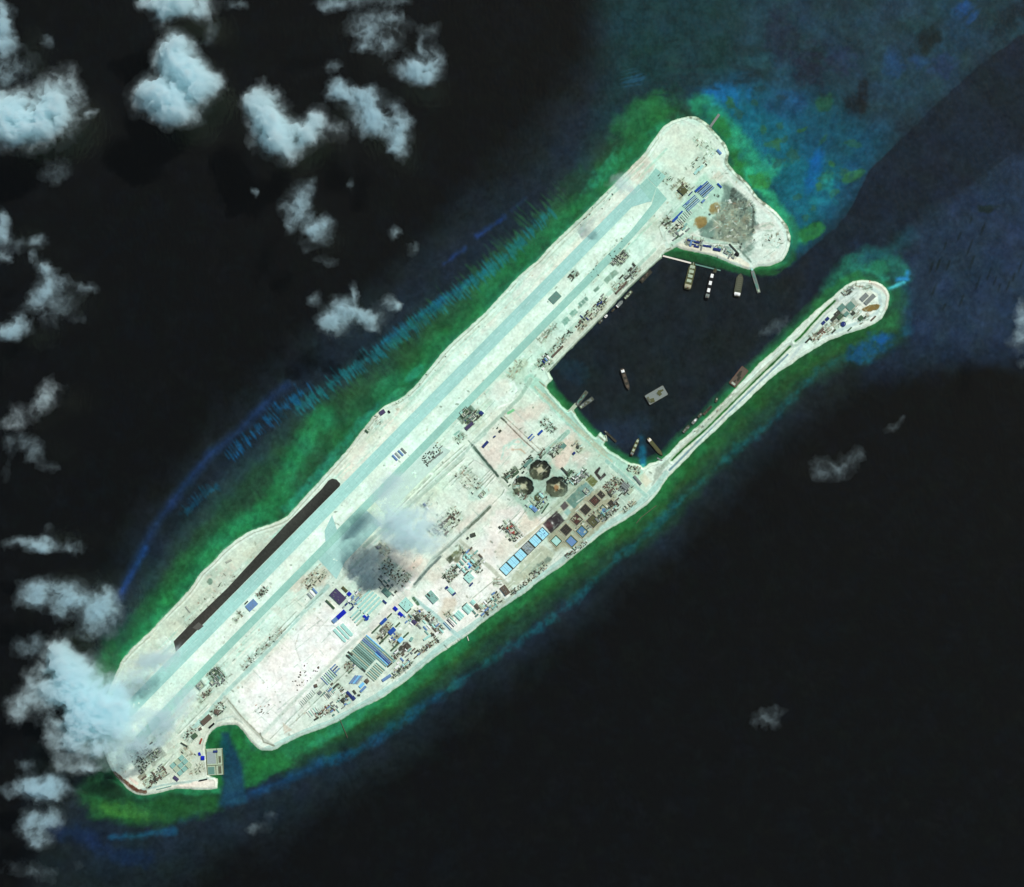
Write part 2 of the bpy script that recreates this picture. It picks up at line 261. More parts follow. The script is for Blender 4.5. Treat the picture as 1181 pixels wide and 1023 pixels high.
def grid_mesh(name, X, Y, Z, nx, ny, keep, rgb=None):
    idx = np.arange(nx * ny).reshape(ny, nx); F = np.stack([idx[1:, :-1], idx[1:, 1:], idx[:-1, 1:], idx[:-1, :-1]], -1).reshape(-1, 4)
    F = F[keep.reshape(-1)]; used = np.zeros(nx * ny, bool); used[F.ravel()] = True; re = np.cumsum(used) - 1
    V = np.stack([(X - 590.5) * S, (511.5 - Y) * S, Z], -1)[used]; me = make_mesh(name, V, re[F])
    if rgb is not None: set_col(me, rgb[used])
    me.polygons.foreach_set('use_smooth', np.ones(len(me.polygons), bool)); return me
def cellmax(A, f=np.maximum): return f(f(A[:-1, :-1], A[1:, :-1]), f(A[:-1, 1:], A[1:, 1:]))
def structure(name, me, mat):
    o = bpy.data.objects.new(name, me); C.objects.link(o); o['kind'] = 'structure'; me.materials.append(mat); return o
def nodes(name):
    m = bpy.data.materials.new(name); m.use_nodes = True; n = m.node_tree; return m, n, n.nodes['Principled BSDF'], n.nodes['Material Output']
def tint_mat(name, sc1, amt1, sc2, amt2, rough=.95, spec=.1, bump=0):
    m, n, b, out = nodes(name); a = n.nodes.new('ShaderNodeAttribute'); a.attribute_name = 'tint'; geo = n.nodes.new('ShaderNodeNewGeometry')
    last = a.outputs['Color']
    for s_, am in ((sc1, amt1), (sc2, amt2)):
        t = n.nodes.new('ShaderNodeTexNoise'); t.inputs['Scale'].default_value = 1 / s_; t.inputs['Detail'].default_value = 4; n.links.new(geo.outputs['Position'], t.inputs['Vector'])
        mr = n.nodes.new('ShaderNodeMapRange'); mr.inputs[1].default_value = .25; mr.inputs[2].default_value = .75; mr.inputs[3].default_value = 1 - am; mr.inputs[4].default_value = 1 + am; n.links.new(t.outputs[0], mr.inputs[0])
        v = n.nodes.new('ShaderNodeVectorMath'); v.operation = 'SCALE'; n.links.new(last, v.inputs[0]); n.links.new(mr.outputs[0], v.inputs['Scale']); last = v.outputs[0]
    n.links.new(last, b.inputs['Base Color']); b.inputs['Roughness'].default_value = rough; b.inputs['Specular IOR Level'].default_value = spec
    return m
dm = SD.ravel() * S
zs = np.where(dm > 0, -3.0, -1.2 + dm * 0.03); zs = np.clip(zs, -11, -1); 
rgb_lin = np.clip((lin(np.clip(sb.rgb, 0, 255)) - np.array((.0050, .0064, .0068))) / (EXPO * 0.86), 0.0008, .8)
keep = (cellmax(SD, np.minimum) < 6)
seabed = structure('seabed', grid_mesh('seabed', fx, fy, zs, NXs, NYs, keep, rgb_lin), tint_mat('reef_floor', 30, .12, 7, .15))
# deep floor running to the horizon round the reef
X0, X1, Y0, Y1 = gx[0], gx[-1], gy[0], gy[-1]; FAR = 9000
def ring(name, z, mat, inner=True):
    A = [W(X0, Y0, z), W(X1, Y0, z), W(X1, Y1, z), W(X0, Y1, z)]; B = [W(X0 - FAR, Y0 - FAR, z), W(X1 + FAR, Y0 - FAR, z), W(X1 + FAR, Y1 + FAR, z), W(X0 - FAR, Y1 + FAR, z)]
    me = bpy.data.meshes.new(name); me.from_pydata(A + B, [], [(0, 1, 5, 4), (1, 2, 6, 5), (2, 3, 7, 6), (3, 0, 4, 7)]); me.update(); return structure(name, me, mat)
mdeep, n, b, out = nodes('deep_floor'); b.inputs['Base Color'].default_value = (*(.002, .0026, .0028), 1); b.inputs['Roughness'].default_value = 1
ring('deep_seabed', -12.5, mdeep)
# sea surface: clear sheet with a rippled sheen, left out only under the land
SX = np.arange(-40, 1222, 5.0); SY = np.arange(-40, 1064, 5.0); SGX, SGY = np.meshgrid(SX, SY)
sds = sd_at(np.clip(SGX, -40, 1219), np.clip(SGY, -40, 1061)); kp = cellmax(sds, np.minimum) < 7
me = grid_mesh('sea', SGX.ravel(), SGY.ravel(), np.zeros(SGX.size), len(SX), len(SY), kp)
msea, n, b, out = nodes('sea_water'); n.nodes.remove(b)
tr = n.nodes.new('ShaderNodeBsdfTransparent'); tr.inputs[0].default_value = (.93, .955, .96, 1)
gl = n.nodes.new('ShaderNodeBsdfGlossy'); gl.inputs['Roughness'].default_value = .1; gl.inputs[0].default_value = (1, .93, .64, 1)
fr = n.nodes.new('ShaderNodeFresnel'); fr.inputs[0].default_value = 1.5; mx = n.nodes.new('ShaderNodeMixShader')
geo = n.nodes.new('ShaderNodeNewGeometry'); mp = n.nodes.new('ShaderNodeMapping'); mp.inputs['Scale'].default_value = (1 / 14., 1 / 30., 1); mp.inputs['Rotation'].default_value = (0, 0, R(12))
tx = n.nodes.new('ShaderNodeTexNoise'); tx.inputs['Scale'].default_value = 1; tx.inputs['Detail'].default_value = 5; bp = n.nodes.new('ShaderNodeBump'); bp.inputs['Strength'].default_value = 1; bp.inputs['Distance'].default_value = 1.5
n.links.new(geo.outputs['Position'], mp.inputs[0]); n.links.new(mp.outputs[0], tx.inputs['Vector']); n.links.new(tx.outputs[0], bp.inputs['Height'])
n.links.new(bp.outputs[0], gl.inputs['Normal']); n.links.new(fr.outputs[0], mx.inputs[0]); n.links.new(tr.outputs[0], mx.inputs[1]); n.links.new(gl.outputs[0], mx.inputs[2]); n.links.new(mx.outputs[0], out.inputs[0])
structure('sea', me, msea); 
X0, X1, Y0, Y1 = SX[0], SX[-1], SY[0], SY[-1]; ring('sea', 0.0, msea)
# ---------------------------------------------------------------- reclaimed island
D=('dark','brown','steel','green','olive'); DB=D+('navy','blue','white')
# yards of loose goods: x, y, length, width, angle, count, where, seed, kinds, colours
YARDS = [(481,712,15,14,45,34,'in the crowded yard by the mint hall',1,'ccdphs',DB),(500,718,26,9,-48,30,'along the plots west of the junction road',2,'cdphs',D+('rust',)),(520,663,16,11,45,34,'in the yard southwest of the mint compound',3,'cdphs',D),(494,745,26,5,34,34,'in the row by the southern beach road',4,'ccphs',D+('rust',)),
 (463,772,28,5,38,30,'between the barracks and the coast road',5,'cchs',DB),(404,768,14,10,45,16,'beside the western barrack corner',6,'cph',DB),(374,821,22,8,30,26,'in the brown stacks at the southern beach',7,'ccs',('dark','brown','rust')),(396,806,12,9,45,10,'around the round tank by the coast road',8,'ph',D),
 (392,793,10,5,-45,8,'east of the seven teal strips',9,'ch',D),(350,780,40,16,45,20,'scattered over the white sand flat',10,'dp',('dark','brown')),(303,818,12,16,90,12,'at the southern end of the white sand flat',11,'dpe',('dark','brown')),(440,735,10,8,45,12,'beside the dark netted sheds',12,'chs',DB),(456,738,14,12,45,16,'between the netted shed strips',13,'ch',DB),
 (448,724,12,10,45,10,'between the two blue sheds',14,'ch',D),(455,756,16,8,45,12,'east of the six roofs',15,'ch',DB),(565,697,30,14,40,38,'in the yard west of the brown warehouse',16,'cphs',D+('white',)),(528,742,14,4,38,8,'by the cream groyne road',17,'ch',D),(518,710,8,10,45,8,'beside the large mint halls',18,'cd',D),
 (538,640,22,6,-45,16,'on the northeast side of the mint compound',19,'cph',D),(549,655,8,14,45,12,'on the east side of the mint compound',20,'cph',('dark','green')),(590,612,24,12,-50,26,'around the reddish building site',21,'cphs',('dark','brown','rust','white')),(606,672,40,5,37,34,'on the brown verge south of the panels',22,'cphd',D),(618,660,30,7,38,18,'on the green verge south of the panels',23,'cphs',('palegreen','steel','dark')),
 (625,523,10,5,45,10,'west of the harbour road junction',24,'cph',D),(608,533,16,6,45,16,'above the northern star pit',25,'cph',('dark','green')),(588,547,17,7,40,18,'northwest of the star pits',26,'cph',('dark','green')),(602,572,8,10,45,8,'south of the western star pit',27,'ph',D),(622,578,18,14,45,20,'in the yard south of the star pits',28,'cphs',DB),(657,551,16,8,45,14,'northeast of the star pits',29,'cph',('dark','green')),
 (632,491,20,10,-45,18,'on the flat south of the harbour wall',30,'ch',D),(641,520,16,8,45,22,'on the pink ground by the harbour',31,'cps',('green','dark','steel')),(666,516,8,12,45,8,'at the east end of the pink ground',32,'c',D),(668,550,20,8,42,34,'on the mint strip near the basins',33,'cphs',('steel','green','dark','white')),(706,560,20,14,45,40,'on the pinkish yard near the eastern compound',34,'cphs',D+('rust','sand')),
 (722,563,14,12,45,20,'in the grey eastern compound',35,'cs',('steel','dark','palegreen')),(703,590,26,9,42,40,'between the basins and the beach road',36,'cphs',D),(690,598,34,5,40,26,'along the verge of the eastern beach road',37,'cd',('dark','steel','green')),(664,634,30,5,38,22,'south of the filled basins',38,'cphs',D),(731,541,14,8,-20,14,'by the blue outfall',39,'cph',('dark','rust','steel')),(676,600,44,3,42,14,'on the bank between the basin lines',40,'p',('wet','sand','brown')),
 (545,483,22,9,42,22,'inside the green plant works',41,'cphs',('dark','green','navy')),(530,505,12,8,45,8,'west of the green plant works',42,'cd',D),(497,525,24,11,42,44,'in the stone yard southeast of the taxiway',43,'cph',('dark','palegreen','steel','green')),(540,553,30,18,-45,34,'dotted over the pale central yard',44,'cd',('dark','brown','green')),(518,602,30,18,45,44,'on the brown ground in the centre',45,'cds',('dark','brown')),
 (500,612,14,10,-45,12,'inside the small cloud shadow',46,'cs',('dark','brown')),(490,583,8,8,45,8,'around the small central hut',47,'c',DB),(455,660,34,16,-38,44,'on the sand edge beside the cloud shadow',48,'cdp',('dark','brown','white')),(442,633,16,10,-45,18,'in the gap between the cloud shadows',49,'c',DB),(362,668,26,14,45,26,'on brown ground near the apron',50,'cdps',('dark','brown')),
 (385,655,8,5,-45,8,'at the corner of the apron',51,'c',D),(409,691,16,8,45,14,'east of the purplish workshop',52,'c',('white','navy','dark')),(302,684,14,7,45,22,'northeast of the slate blue hall',53,'cps',('dark','brown')),(274,712,12,6,45,10,'southwest of the slate blue hall',54,'cd',D),(302,749,60,7,45,34,'along the southern taxi road verge',55,'cdp',('dark','brown','steel')),
 (250,780,20,16,-48,36,'inside the southern building sites',56,'cphs',('green','dark','steel')),(236,802,18,7,45,20,'between the road and the cloud edge',57,'cph',('brown','dark','steel')),(252,818,16,10,45,24,'around the large round tank',58,'cph',('dark','brown','steel')),(220,848,18,12,45,18,'near the reddish inlet shed',59,'cph',D+('rust',)),(178,898,26,10,35,60,'on the rubble yard at the southwest end',60,'cphs',('dark','brown','palegreen','rust','sand')),
 (166,875,26,20,40,40,'under the edge of the large cloud',61,'cphs',('dark','green','steel')),(216,868,16,10,-45,12,'west of the concrete dock',62,'cd',('dark','rust')),(226,888,18,10,30,10,'between the dock and the panelled roofs',63,'cd',D),(247,866,12,20,3,8,'on the northern edge of the dock sand',64,'c',('white','navy')),(716,298,16,11,45,20,'inside the quayside building site',65,'cps',('dark','green')),
 (640,402,56,6,47,34,'along the southern part of the west quay',66,'cds',('dark','brown','white')),(683,362,48,9,47,60,'on the busy middle of the west quay',67,'cphs',('dark','brown','steel','navy')),(722,322,36,10,47,44,'on the northern part of the west quay',68,'cphs',('dark','brown','steel','green')),(631,385,24,6,45,34,'in the stone rows beside the taxiway',69,'cp',('palegreen','dark','steel')),(661,318,12,7,45,16,'on the marked pad between runway and taxiway',70,'cs',('brown','dark')),(596,425,26,10,50,20,'by the round white mound',71,'cp',('dark','brown','palegreen')),(628,417,10,14,45,18,'in the white quay cluster',72,'ch',('white','navy','dark')),
 (770,257,12,9,45,26,'at the southwest corner of the blue camp',73,'cps',('dark','green')),(781,264,18,8,40,30,'in the stock rows south of the blue camp',74,'cs',('dark','steel','green')),(786,218,18,16,45,34,'around the olive square hall',75,'cph',('dark','brown','green')),(800,280,20,8,-10,44,'in the purplish stock behind the harbour beach',76,'chs',('navy','dark','purple','steel')),(812,168,28,12,-45,14,'on the northeast sand apron',77,'cdp',('dark','rust')),(806,190,20,14,45,12,'around the pale mint square',78,'cd',('dark','brown')),(766,205,10,16,45,8,'near the turning pad of the runway',79,'d',('dark',)),
 (838,290,24,6,-25,26,'on the northern harbour beach',80,'cps',('dark','steel','green')),(772,289,12,5,30,10,'at the northern harbour corner',81,'c',('dark','brown')),(845,255,40,40,0,40,'on the grey waste ground of the head',82,'p',('wet','dark','palegreen')),(890,278,20,16,0,10,'on the white round fill of the head',83,'dpe',('brown','rust','dark')),
 (978,336,14,6,38,22,'on the north side of the spit head',84,'cs',('dark','steel','navy')),(996,331,18,5,-5,18,'near the reddish landing of the spit',85,'c',('dark','steel','rust')),(945,386,22,8,42,50,'at the neck of the spit head',86,'cphs',('dark','brown','rust')),(962,376,26,8,35,28,'along the south of the spit head',87,'cph',('dark','brown','navy')),(985,362,14,8,45,16,'among the dark spit yards',88,'ch',('dark','steel')),(996,368,14,6,30,12,'by the southern spit shed',89,'cp',('dark','green')),(822,478,60,4,45,20,'along the inner road of the spit',90,'cd',('dark','steel')),
 (724,585,18,6,40,14,'by the beach bend in the east',91,'cd',('dark','brown')),(572,672,6,8,0,8,'north of the brown warehouse',92,'ph',('dark',)),(430,490,20,10,45,8,'on the coastal bulge',93,'dp',('dark','brown')),(690,240,60,10,45,10,'on the runway verge in the north',94,'d',('dark','brown')),(490,435,90,8,45,12,'on the runway verge in the middle',95,'d',('dark','brown')),(240,690,80,14,45,16,'on the northwest verge by the asphalt',96,'dp',('dark','palegreen')),(700,300,60,12,46,14,'on the flat behind the west quay',97,'d',('dark',)),(594,560,8,6,0,6,'beside the western star pit',98,'p',('dark',))]
ST = 0.55
NXi = int((1038 - 108) / ST) + 1; NYi = int((930 - 122) / ST) + 1
ix = 108 + np.arange(NXi) * ST; iy = 122 + np.arange(NYi) * ST
IX, IY = np.meshgrid(ix, iy); isd = sd_at(IX, IY)
isd = isd + 0.35 * fbm(IX, IY, 5, 3)
keepi = cellmax(isd) > -1.2
use = np.zeros((NYi, NXi), bool); use[:-1, :-1] |= keepi; use[1:, :-1] |= keepi; use[:-1, 1:] |= keepi; use[1:, 1:] |= keepi
ui = np.nonzero(use.ravel())[0]; lx, ly, ld = IX.ravel()[ui], IY.ravel()[ui], isd.ravel()[ui]
ld_ = Canvas(lx, ly, (214, 232, 218)); la = ld_
SAND = (228, 228, 214); PINK = (232, 222, 210); MINT = (196, 230, 214); TEAL = (160, 216, 200); PALE = (232, 240, 226); SOIL = (58, 60, 50); GSOIL = (112, 132, 118)
# broad ground tones
la.fill([(600,440),(775,545),(515,750),(300,880),(250,800),(470,570)], (222,230,216), 14, .8, 5, 20, 1)
la.fill([(760,200),(850,200),(920,300),(770,300),(720,250)], (216,226,212), 10, .8, 4, 14, 2)
la.fill([(130,900),(262,800),(300,870),(160,930)], (214,216,200), 12, .7, 4, 12, 3)
nwline = [(x, L0(x)) for x in (150, 300, 450, 600, 740)]
la.stroke([(200,725),(270,655),(330,612)], 34, (206,214,194), 12, .85, 3, 12, 4); la.stroke([(140,770),(190,735),(230,700)], 26, (198,206,186), 12, .8, 3, 12, 4)
la.stroke([(430,480),(395,545),(450,492)], 16, (226,222,206), 8, .7, 3, 10, 5); la.stroke([(400,545),(470,470),(480,468)], 14, (234,224,210), 6, .7, 3, 8, 5)
la.stroke([(640,312),(690,262)], 13, (234,228,212), 4, .8, 2, 6, 6); la.stroke([(696,250),(725,222)], 15, (226,214,200), 4, .8, 2, 6, 6)
la.fill([(724,195),(745,178),(757,190),(735,212),(724,207)], (214,196,182), 4, .75, 2, 6, 7)
la.stroke([(600,340),(625,312)], 16, (232,228,218), 5, .6, 2, 6, 7)
la.fill([(760,160),(780,142),(812,146),(830,165),(834,185),(800,205),(768,195),(752,178)], (222,222,206), 8, .7, 3, 10, 8)
# streaked leave strips beside the runway (machine-graded)
rng = random.Random(5)
for k in range(420):
    x = rng.uniform(165, 760); v = rng.choice([rng.uniform(-26, -3), rng.uniform(60, 112)]); l = rng.uniform(8, 60); y = L0(x) + v
    if x > 600 and v > 70: continue
    c = rng.choice([(206,228,212), (226,230,216), (170,212,194), (214,214,198), (238,246,232), (182,206,184)])
    la.stroke([(x, y), (x + l * .7, y - l * .7)], rng.uniform(.8, 2.6), c, 1.2, .55, .6, 6, k)
# graded plots and old haul-road fans
for k in range(430):
    rr = random.Random(5200 + k); i = rr.randrange(len(lx)); x, y = lx[i], ly[i]; v = y - L0(x)
    if ld[i] < 9 or -4 < v < 62: continue
    la.fill(rect(x, y, rr.uniform(4, 34), rr.uniform(3, 14), rr.choice([45, 45, 42, -45, 40])), rr.choice([(206,222,204),(186,212,196),(222,214,198),(238,240,230),(196,200,178),(176,196,176),(212,202,184)]), rr.uniform(.8, 3), rr.uniform(.22, .62), 1.0, 6, k, rr.uniform(.2, .7), 5)
la.fill([(450,585),(540,500),(600,450),(720,545),(640,640),(560,660),(490,680)], (222,226,208), 10, .45, 4, 14, 500, .3, 14)
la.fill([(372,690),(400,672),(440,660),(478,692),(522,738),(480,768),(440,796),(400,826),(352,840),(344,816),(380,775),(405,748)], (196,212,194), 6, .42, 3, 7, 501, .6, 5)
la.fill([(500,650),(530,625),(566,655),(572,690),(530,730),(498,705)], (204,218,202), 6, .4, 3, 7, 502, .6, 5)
la.fill([(600,540),(660,495),(735,548),(755,570),(700,605),(640,640),(588,600)], (176,200,180), 8, .5, 3, 8, 503, .45, 6)
la.fill([(640,400),(700,340),(760,290),(770,300),(700,362),(640,424)], (190,206,184), 4, .55, 2, 6, 504, .5, 4)
la.fill([(152,905),(190,850),(230,800),(262,780),(262,830),(236,850),(236,900),(180,910)], (196,202,182), 7, .5, 3, 8, 505, .4, 6)
# main flat of the southern quarter: bright graded coral sand
la.fill([(270,800),(380,690),(420,720),(330,840),(300,850)], (242,240,232), 12, .8, 5, 14, 10)
la.fill([(300,765),(372,703),(395,715),(415,735),(310,838),(282,820)], (247,244,238), 10, .7, 4, 12, 10)
la.fill([(478,690),(560,612),(600,585),(640,600),(575,660),(600,690),(520,745),(475,700)], (240,238,230), 8, .8, 4, 10, 11)
la.stroke([(415,738),(480,665)], 9, (246,240,230), 4, .8, 1.5, 6, 12)
la.fill([(560,610),(572,590),(600,580),(618,600),(600,622),(575,640),(560,650)], (238,232,222), 6, .8, 4, 9, 12)
la.fill([(598,600),(610,588),(625,602),(605,617),(596,610)], (222,214,194), 4, .8, 1, 8, 13); la.fill([(575,625),(590,615),(598,630),(580,650),(570,640)], (222,216,198), 5, .7, 2, 8, 13)
la.fill([(504,712),(514,690),(525,690),(524,705),(508,718)], (218,206,186), 5, .85, 2, 8, 14)
for (x, y, rx, ry) in ((575,515,22,17),(590,500,16,12),(565,530,14,12),(615,475,14,10),(600,480,9,7),(628,468,7,6),(672,528,12,7),(655,500,12,10)):
    la.blob(x, y, rx, ry, (224,210,196), 35, .7, .8, .4, 7, int(x))
la.stroke([(583,520),(590,512),(600,512)], 2, (196,226,208), 2, .8, 1, 5, 15); la.stroke([(578,530),(582,515),(598,506),(606,514)], 2.5, (180,214,198), 2, .7, 1, 5, 15)
la.stroke([(590,519),(600,518),(606,523)], 1.5, (186,150,120), 2, .6, .8, 4, 16)
la.fill([(640,525),(652,505),(668,512),(650,540),(640,545)], (228,212,196), 3, .85, 1, 6, 17); la.fill([(640,522),(662,498),(672,510),(644,542),(634,535)], (226,210,192), 4, .5, 1, 6, 17)
la.fill([(520,600),(535,575),(560,560),(575,575),(560,600),(530,615)], (226,216,202), 8, .5, 3, 9, 18)
la.fill([(500,575),(520,545),(550,520),(575,555),(550,590),(520,600)], (214,230,214), 8, .6, 3, 9, 19); la.blob(552,568,12,9,(184,220,204),30,.7,.8,.4,7,20)
la.fill([(440,590),(470,560),(500,540),(520,560),(480,600)], (206,226,202), 12, .6, 4, 12, 20)
la.fill([(395,600),(430,570),(450,585),(440,620),(410,625)], (214,228,200), 10, .6, 4, 12, 20)
la.stroke([(452,640),(500,660)], 26, (222,212,196), 8, .7, 4, 8, 21)
la.blob(348,670,14,10,(220,204,186),40,.6,.8,.4,6,22); la.blob(370,665,14,9,(214,200,180),40,.6,.8,.4,6,22)
la.blob(480,650,10,4,(230,200,180),40,.5,.8,.4,6,23)
# mint service strip by the harbour, teal yard
la.stroke([(612,438),(655,480),(700,522),(735,548)], 15, (176,214,196), 3, .9, 1.5, 7, 30); la.stroke([(617,446),(660,490),(705,532)], 3, (198,190,164), 2, .7, .8, 6, 31)
la.stroke([(622,440),(665,478),(690,503),(720,528)], 1.2, (140,120,96), 1.2, .8, .4, 6, 31)
la.stroke([(628,455),(668,494),(700,523)], 2.2, (190,176,150), 1.4, .6, .5, 6, 31)
la.stroke([(600,430),(585,440),(575,455)], 18, (204,222,200), 8, .6, 3, 8, 31)
la.blob(579.6,451,17,13,(236,244,234),42,.9,.5,.1,6,32); la.blob(579,449,12,8,(238,228,214),42,.6,.8,.3,5,33)
la.stroke([(592,440),(596,450),(590,464),(575,470)], 2.2, (250,252,244), 1.6, .9, .3, 6, 34)
la.fill([(793,262),(768,248),(800,212),(812,200),(835,215),(838,232),(820,262),(790,272)], (172,206,186), 6, .8, 2, 8, 35)
la.fill([(835,212),(850,222),(868,234),(872,262),(866,280),(838,288),(810,272),(806,262),(828,246),(834,228)], (104,128,116), 5, .95, 3, 7, 36, .25, 8)
for k, (x, y, rx, ry, c) in enumerate([(852,235,10,12,(84,100,92)),(858,262,7,12,(78,92,84)),(846,262,12,8,(120,132,112)),(835,270,8,8,(90,112,98)),(842,245,6,6,(140,164,146)),(828,255,6,5,(128,150,130)),(816,270,7,6,(124,158,142)),(868,255,3,14,(70,84,76)),(845,222,5,4,(60,70,62)),(862,288,7,8,(150,182,166)),(866,284,4,9,(96,120,108)),(833,276,3,3,(48,56,50)),(850,280,5,3,(130,150,134))]):
    la.blob(x, y, rx, ry, c, k * 31, .75, .7, .5, 4, 40 + k, .4)
la.blob(824.9,239.9,6.5,5.5,(140,116,66),40,.85,.5,.25,4,60); la.blob(807.8,256.5,7.5,6,(146,116,62),40,.85,.5,.25,4,61)
la.blob(885,278,17,14,(226,238,224),0,.85,.6,.2,7,62); la.blob(880,262,14,4,(206,190,176),15,.5,.8,.5,5,62,.4); la.stroke([(876,262),(888,258),(898,262)], 2, (150,170,150), 2, .7, 1, 4, 63); la.stroke([(880,266),(892,266)], 1.4, (160,180,160), 1.5, .7, 1, 4, 63)
la.stroke([(869,240),(868,268)], 2.4, (80,90,80), 1.6, .9, .8, 4, 64); la.stroke([(838,240),(843,225),(852,232),(856,245)], 1, (56,66,60), 1, .8, .8, 3, 65)
for k in range(26):
    rr = random.Random(850 + k); la.blob(rr.uniform(820, 868), rr.uniform(224, 286), rr.uniform(2.5, 7), rr.uniform(1.5, 4), rr.choice([(132,124,98),(74,84,76),(150,160,136),(96,92,74),(112,130,112),(60,68,62)]), rr.uniform(0, 180), .6, .7, .6, 3, k, .5)
for k in range(14):
    rr = random.Random(880 + k); x = rr.uniform(822, 864); y = rr.uniform(228, 282); la.stroke([(x, y), (x + rr.uniform(-9, 9), y + rr.uniform(-7, 7)), (x + rr.uniform(-9, 9), y + rr.uniform(-9, 9))], 1.2, (160,172,148), 1, .7, .8, 4, k)
for k in range(70):
    rr = random.Random(900 + k); x = rr.uniform(818, 870); y = rr.uniform(222, 288)
    la.blob(x, y, rr.uniform(.8, 2.4), rr.uniform(.6, 1.6), rr.choice([(52,60,54),(60,74,66),(150,172,152),(84,96,84)]), rr.uniform(0, 180), .8, .6, .5, 2, k)
la.stroke([(849,284),(857,292),(866,302)], 2.2, (110,134,120), 1.5, .8, .5, 5, 66)
la.stroke([(786,284),(805,287),(830,292),(850,300),(862,306)], 7, (236,226,204), 2, .9, 1.2, 5, 67)
la.blob(840,291,8,5,(160,204,200),-20,.8,.6,.2,6,68)
# spit tip yard
la.blob(990,358,26,18,(236,236,224),25,.6,.9,.2,8,70); la.blob(975,345,22,8,(206,220,214),38,.6,.8,.3,8,71)
# roads
ROADS = [([(300,868),(322,858),(350,845),(380,834),(420,812),(455,790),(480,771),(515,741),(540,725),(560,711),(590,690),(620,668),(650,646),(690,612),(722,592),(742,577),(758,560),(768,546)], 7, (186,222,210)),
 ([(225,838),(262,797),(300,760),(350,706),(378,676)], 5, (186,220,208)), ([(420,630),(470,585),(520,540),(545,512),(575,482),(600,458),(612,438)], 4.5, (184,208,190)),
 ([(477,690),(500,708),(524,730),(532,736)], 4.6, (184,220,212)), ([(655,498),(640,512),(625,524),(610,540)], 5.5, (166,204,186)),
 ([(596,630),(640,594),(662,575),(672,556)], 5, (206,200,172)), ([(574,656),(600,634),(640,594)], 4, (236,240,228)),
 ([(529,622),(548,640),(567,656),(592,682)], 4.5, (200,206,186)), ([(259,804),(280,830),(301,851),(314,859)], 3.2, (196,206,190)),
 ([(303,847),(350,797),(402,745),(430,722)], 4, (222,234,220)), ([(430,722),(470,684)], 8, (240,236,224)), ([(240,850),(250,832),(268,826),(280,834)], 2.5, (200,216,200)),
 ([(470,580),(510,545),(560,500)], 3, (200,222,206)), ([(545,515),(560,535),(577,554)], 4.5, (196,216,198)), ([(577,554),(600,575),(612,598)], 4.5, (200,214,194)), ([(565,584),(530,618),(500,645),(478,676)], 4.5, (186,200,186)),
 ([(700,532),(722,552),(745,572)], 5, (172,210,196)), ([(575,702),(592,685)], 3, (190,206,190)), ([(160,912),(190,905),(230,900),(250,895)], 2.5, (180,206,196)),
 ([(765,285),(745,305),(700,350),(650,400),(628,424)], 6, (220,226,208)), ([(755,288),(720,322),(660,378),(615,425)], 4, (192,222,204)), ([(770,285),(790,272),(820,278),(850,284)], 4, (196,226,206)), ([(770,285),(762,262),(775,245),(800,215)], 4, (222,240,226)),
 ([(790,140),(818,155),(832,175),(832,192),(845,210),(866,226),(890,250),(902,270),(903,288),(890,300),(875,303)], 3.2, (236,242,228)),
 ([(762,540),(800,505),(850,455),(890,418),(913,397)], 4.4, (176,196,172)), ([(772,542),(777.6,536.8),(799,515.3),(818.6,495.7),(841,474.2),(858.7,457),(879,437.4),(908.4,409)], 2.3, (112,150,160)), ([(912,414),(935,385),(960,352),(980,335),(1000,330),(1014,338),(1016,352),(1010,362),(980,376),(940,392)], 4, (206,226,220)),
 ([(913,398),(925,392),(934,384)], 8, (196,222,208))]
for P, wd, c in ROADS:
    la.stroke(P, wd + 1.6, (228,232,218), 1.5, .5, .4, 5, 80); la.stroke(P, wd, tuple(int(v * .93) for v in c), 1.3, .85, .35, 6, 81); la.stroke(P, max(.7, wd * .25), tuple(int(v * .88) for v in c), 1, .35, .3, 5, 82)
# bright infield between runway and taxiway, bright verge
la.stroke([(232, L0(232) + 35), (735, L0(735) + 37)], 17, (238,246,234), 4, .75, 1, 9, 601, .15, 9); la.stroke([(232, L0(232) + 35), (735, L0(735) + 37)], 2, (214,226,206), 2, .5, .5, 9, 602, .3, 9)
la.stroke([(412,532),(735,208)], 8, (238,242,230), 5, .6, 1.5, 9, 603, .3, 10)
for P in ([(518,556),(532,544),(546,531)],[(477,566),(506,539),(536,513)],[(481,569),(510,542),(538,516)],[(449,597),(473,572),(497,549)],[(543,528),(567,543),(582,564),(579,570),(555,594),(536,610)],[(549,559),(565,542)],[(551,561),(567,544)],[(553,563),(569,546)],[(556,566),(571,549)],
          [(437,652),(470,690)],[(430,657),(463,692)],[(520,628),(548,600)],[(505,655),(530,690)],[(545,690),(575,665)],[(600,590),(575,615)],[(588,600),(602,614)],[(536,528),(516,546)],[(590,470),(640,520)],[(650,500),(632,520)],[(607,446),(648,486)],[(384,672),(400,690)],[(352,702),(372,684)],[(342,705),(300,748)],[(345,709),(303,752)],[(232,838),(262,806)],[(330,842),(404,770)],[(312,852),(398,765)],
          [(770,270),(800,280),(850,282)],[(776,240),(760,262),(766,280)],[(640,545),(590,610)],[(668,560),(622,600)],[(700,545),(725,580)],[(712,545),(742,572)],[(206,846),(240,812)],[(214,852),(246,822)],[(168,908),(200,870)]):
    la.stroke(P, .9, (134,148,130), 1.0, .75, .5, 6, int(P[0][0]), .35, 5); la.stroke(off(P, 1.1, 1.1), .9, (246,248,240), 1.0, .6, .5, 6, int(P[0][0]), .3, 5)
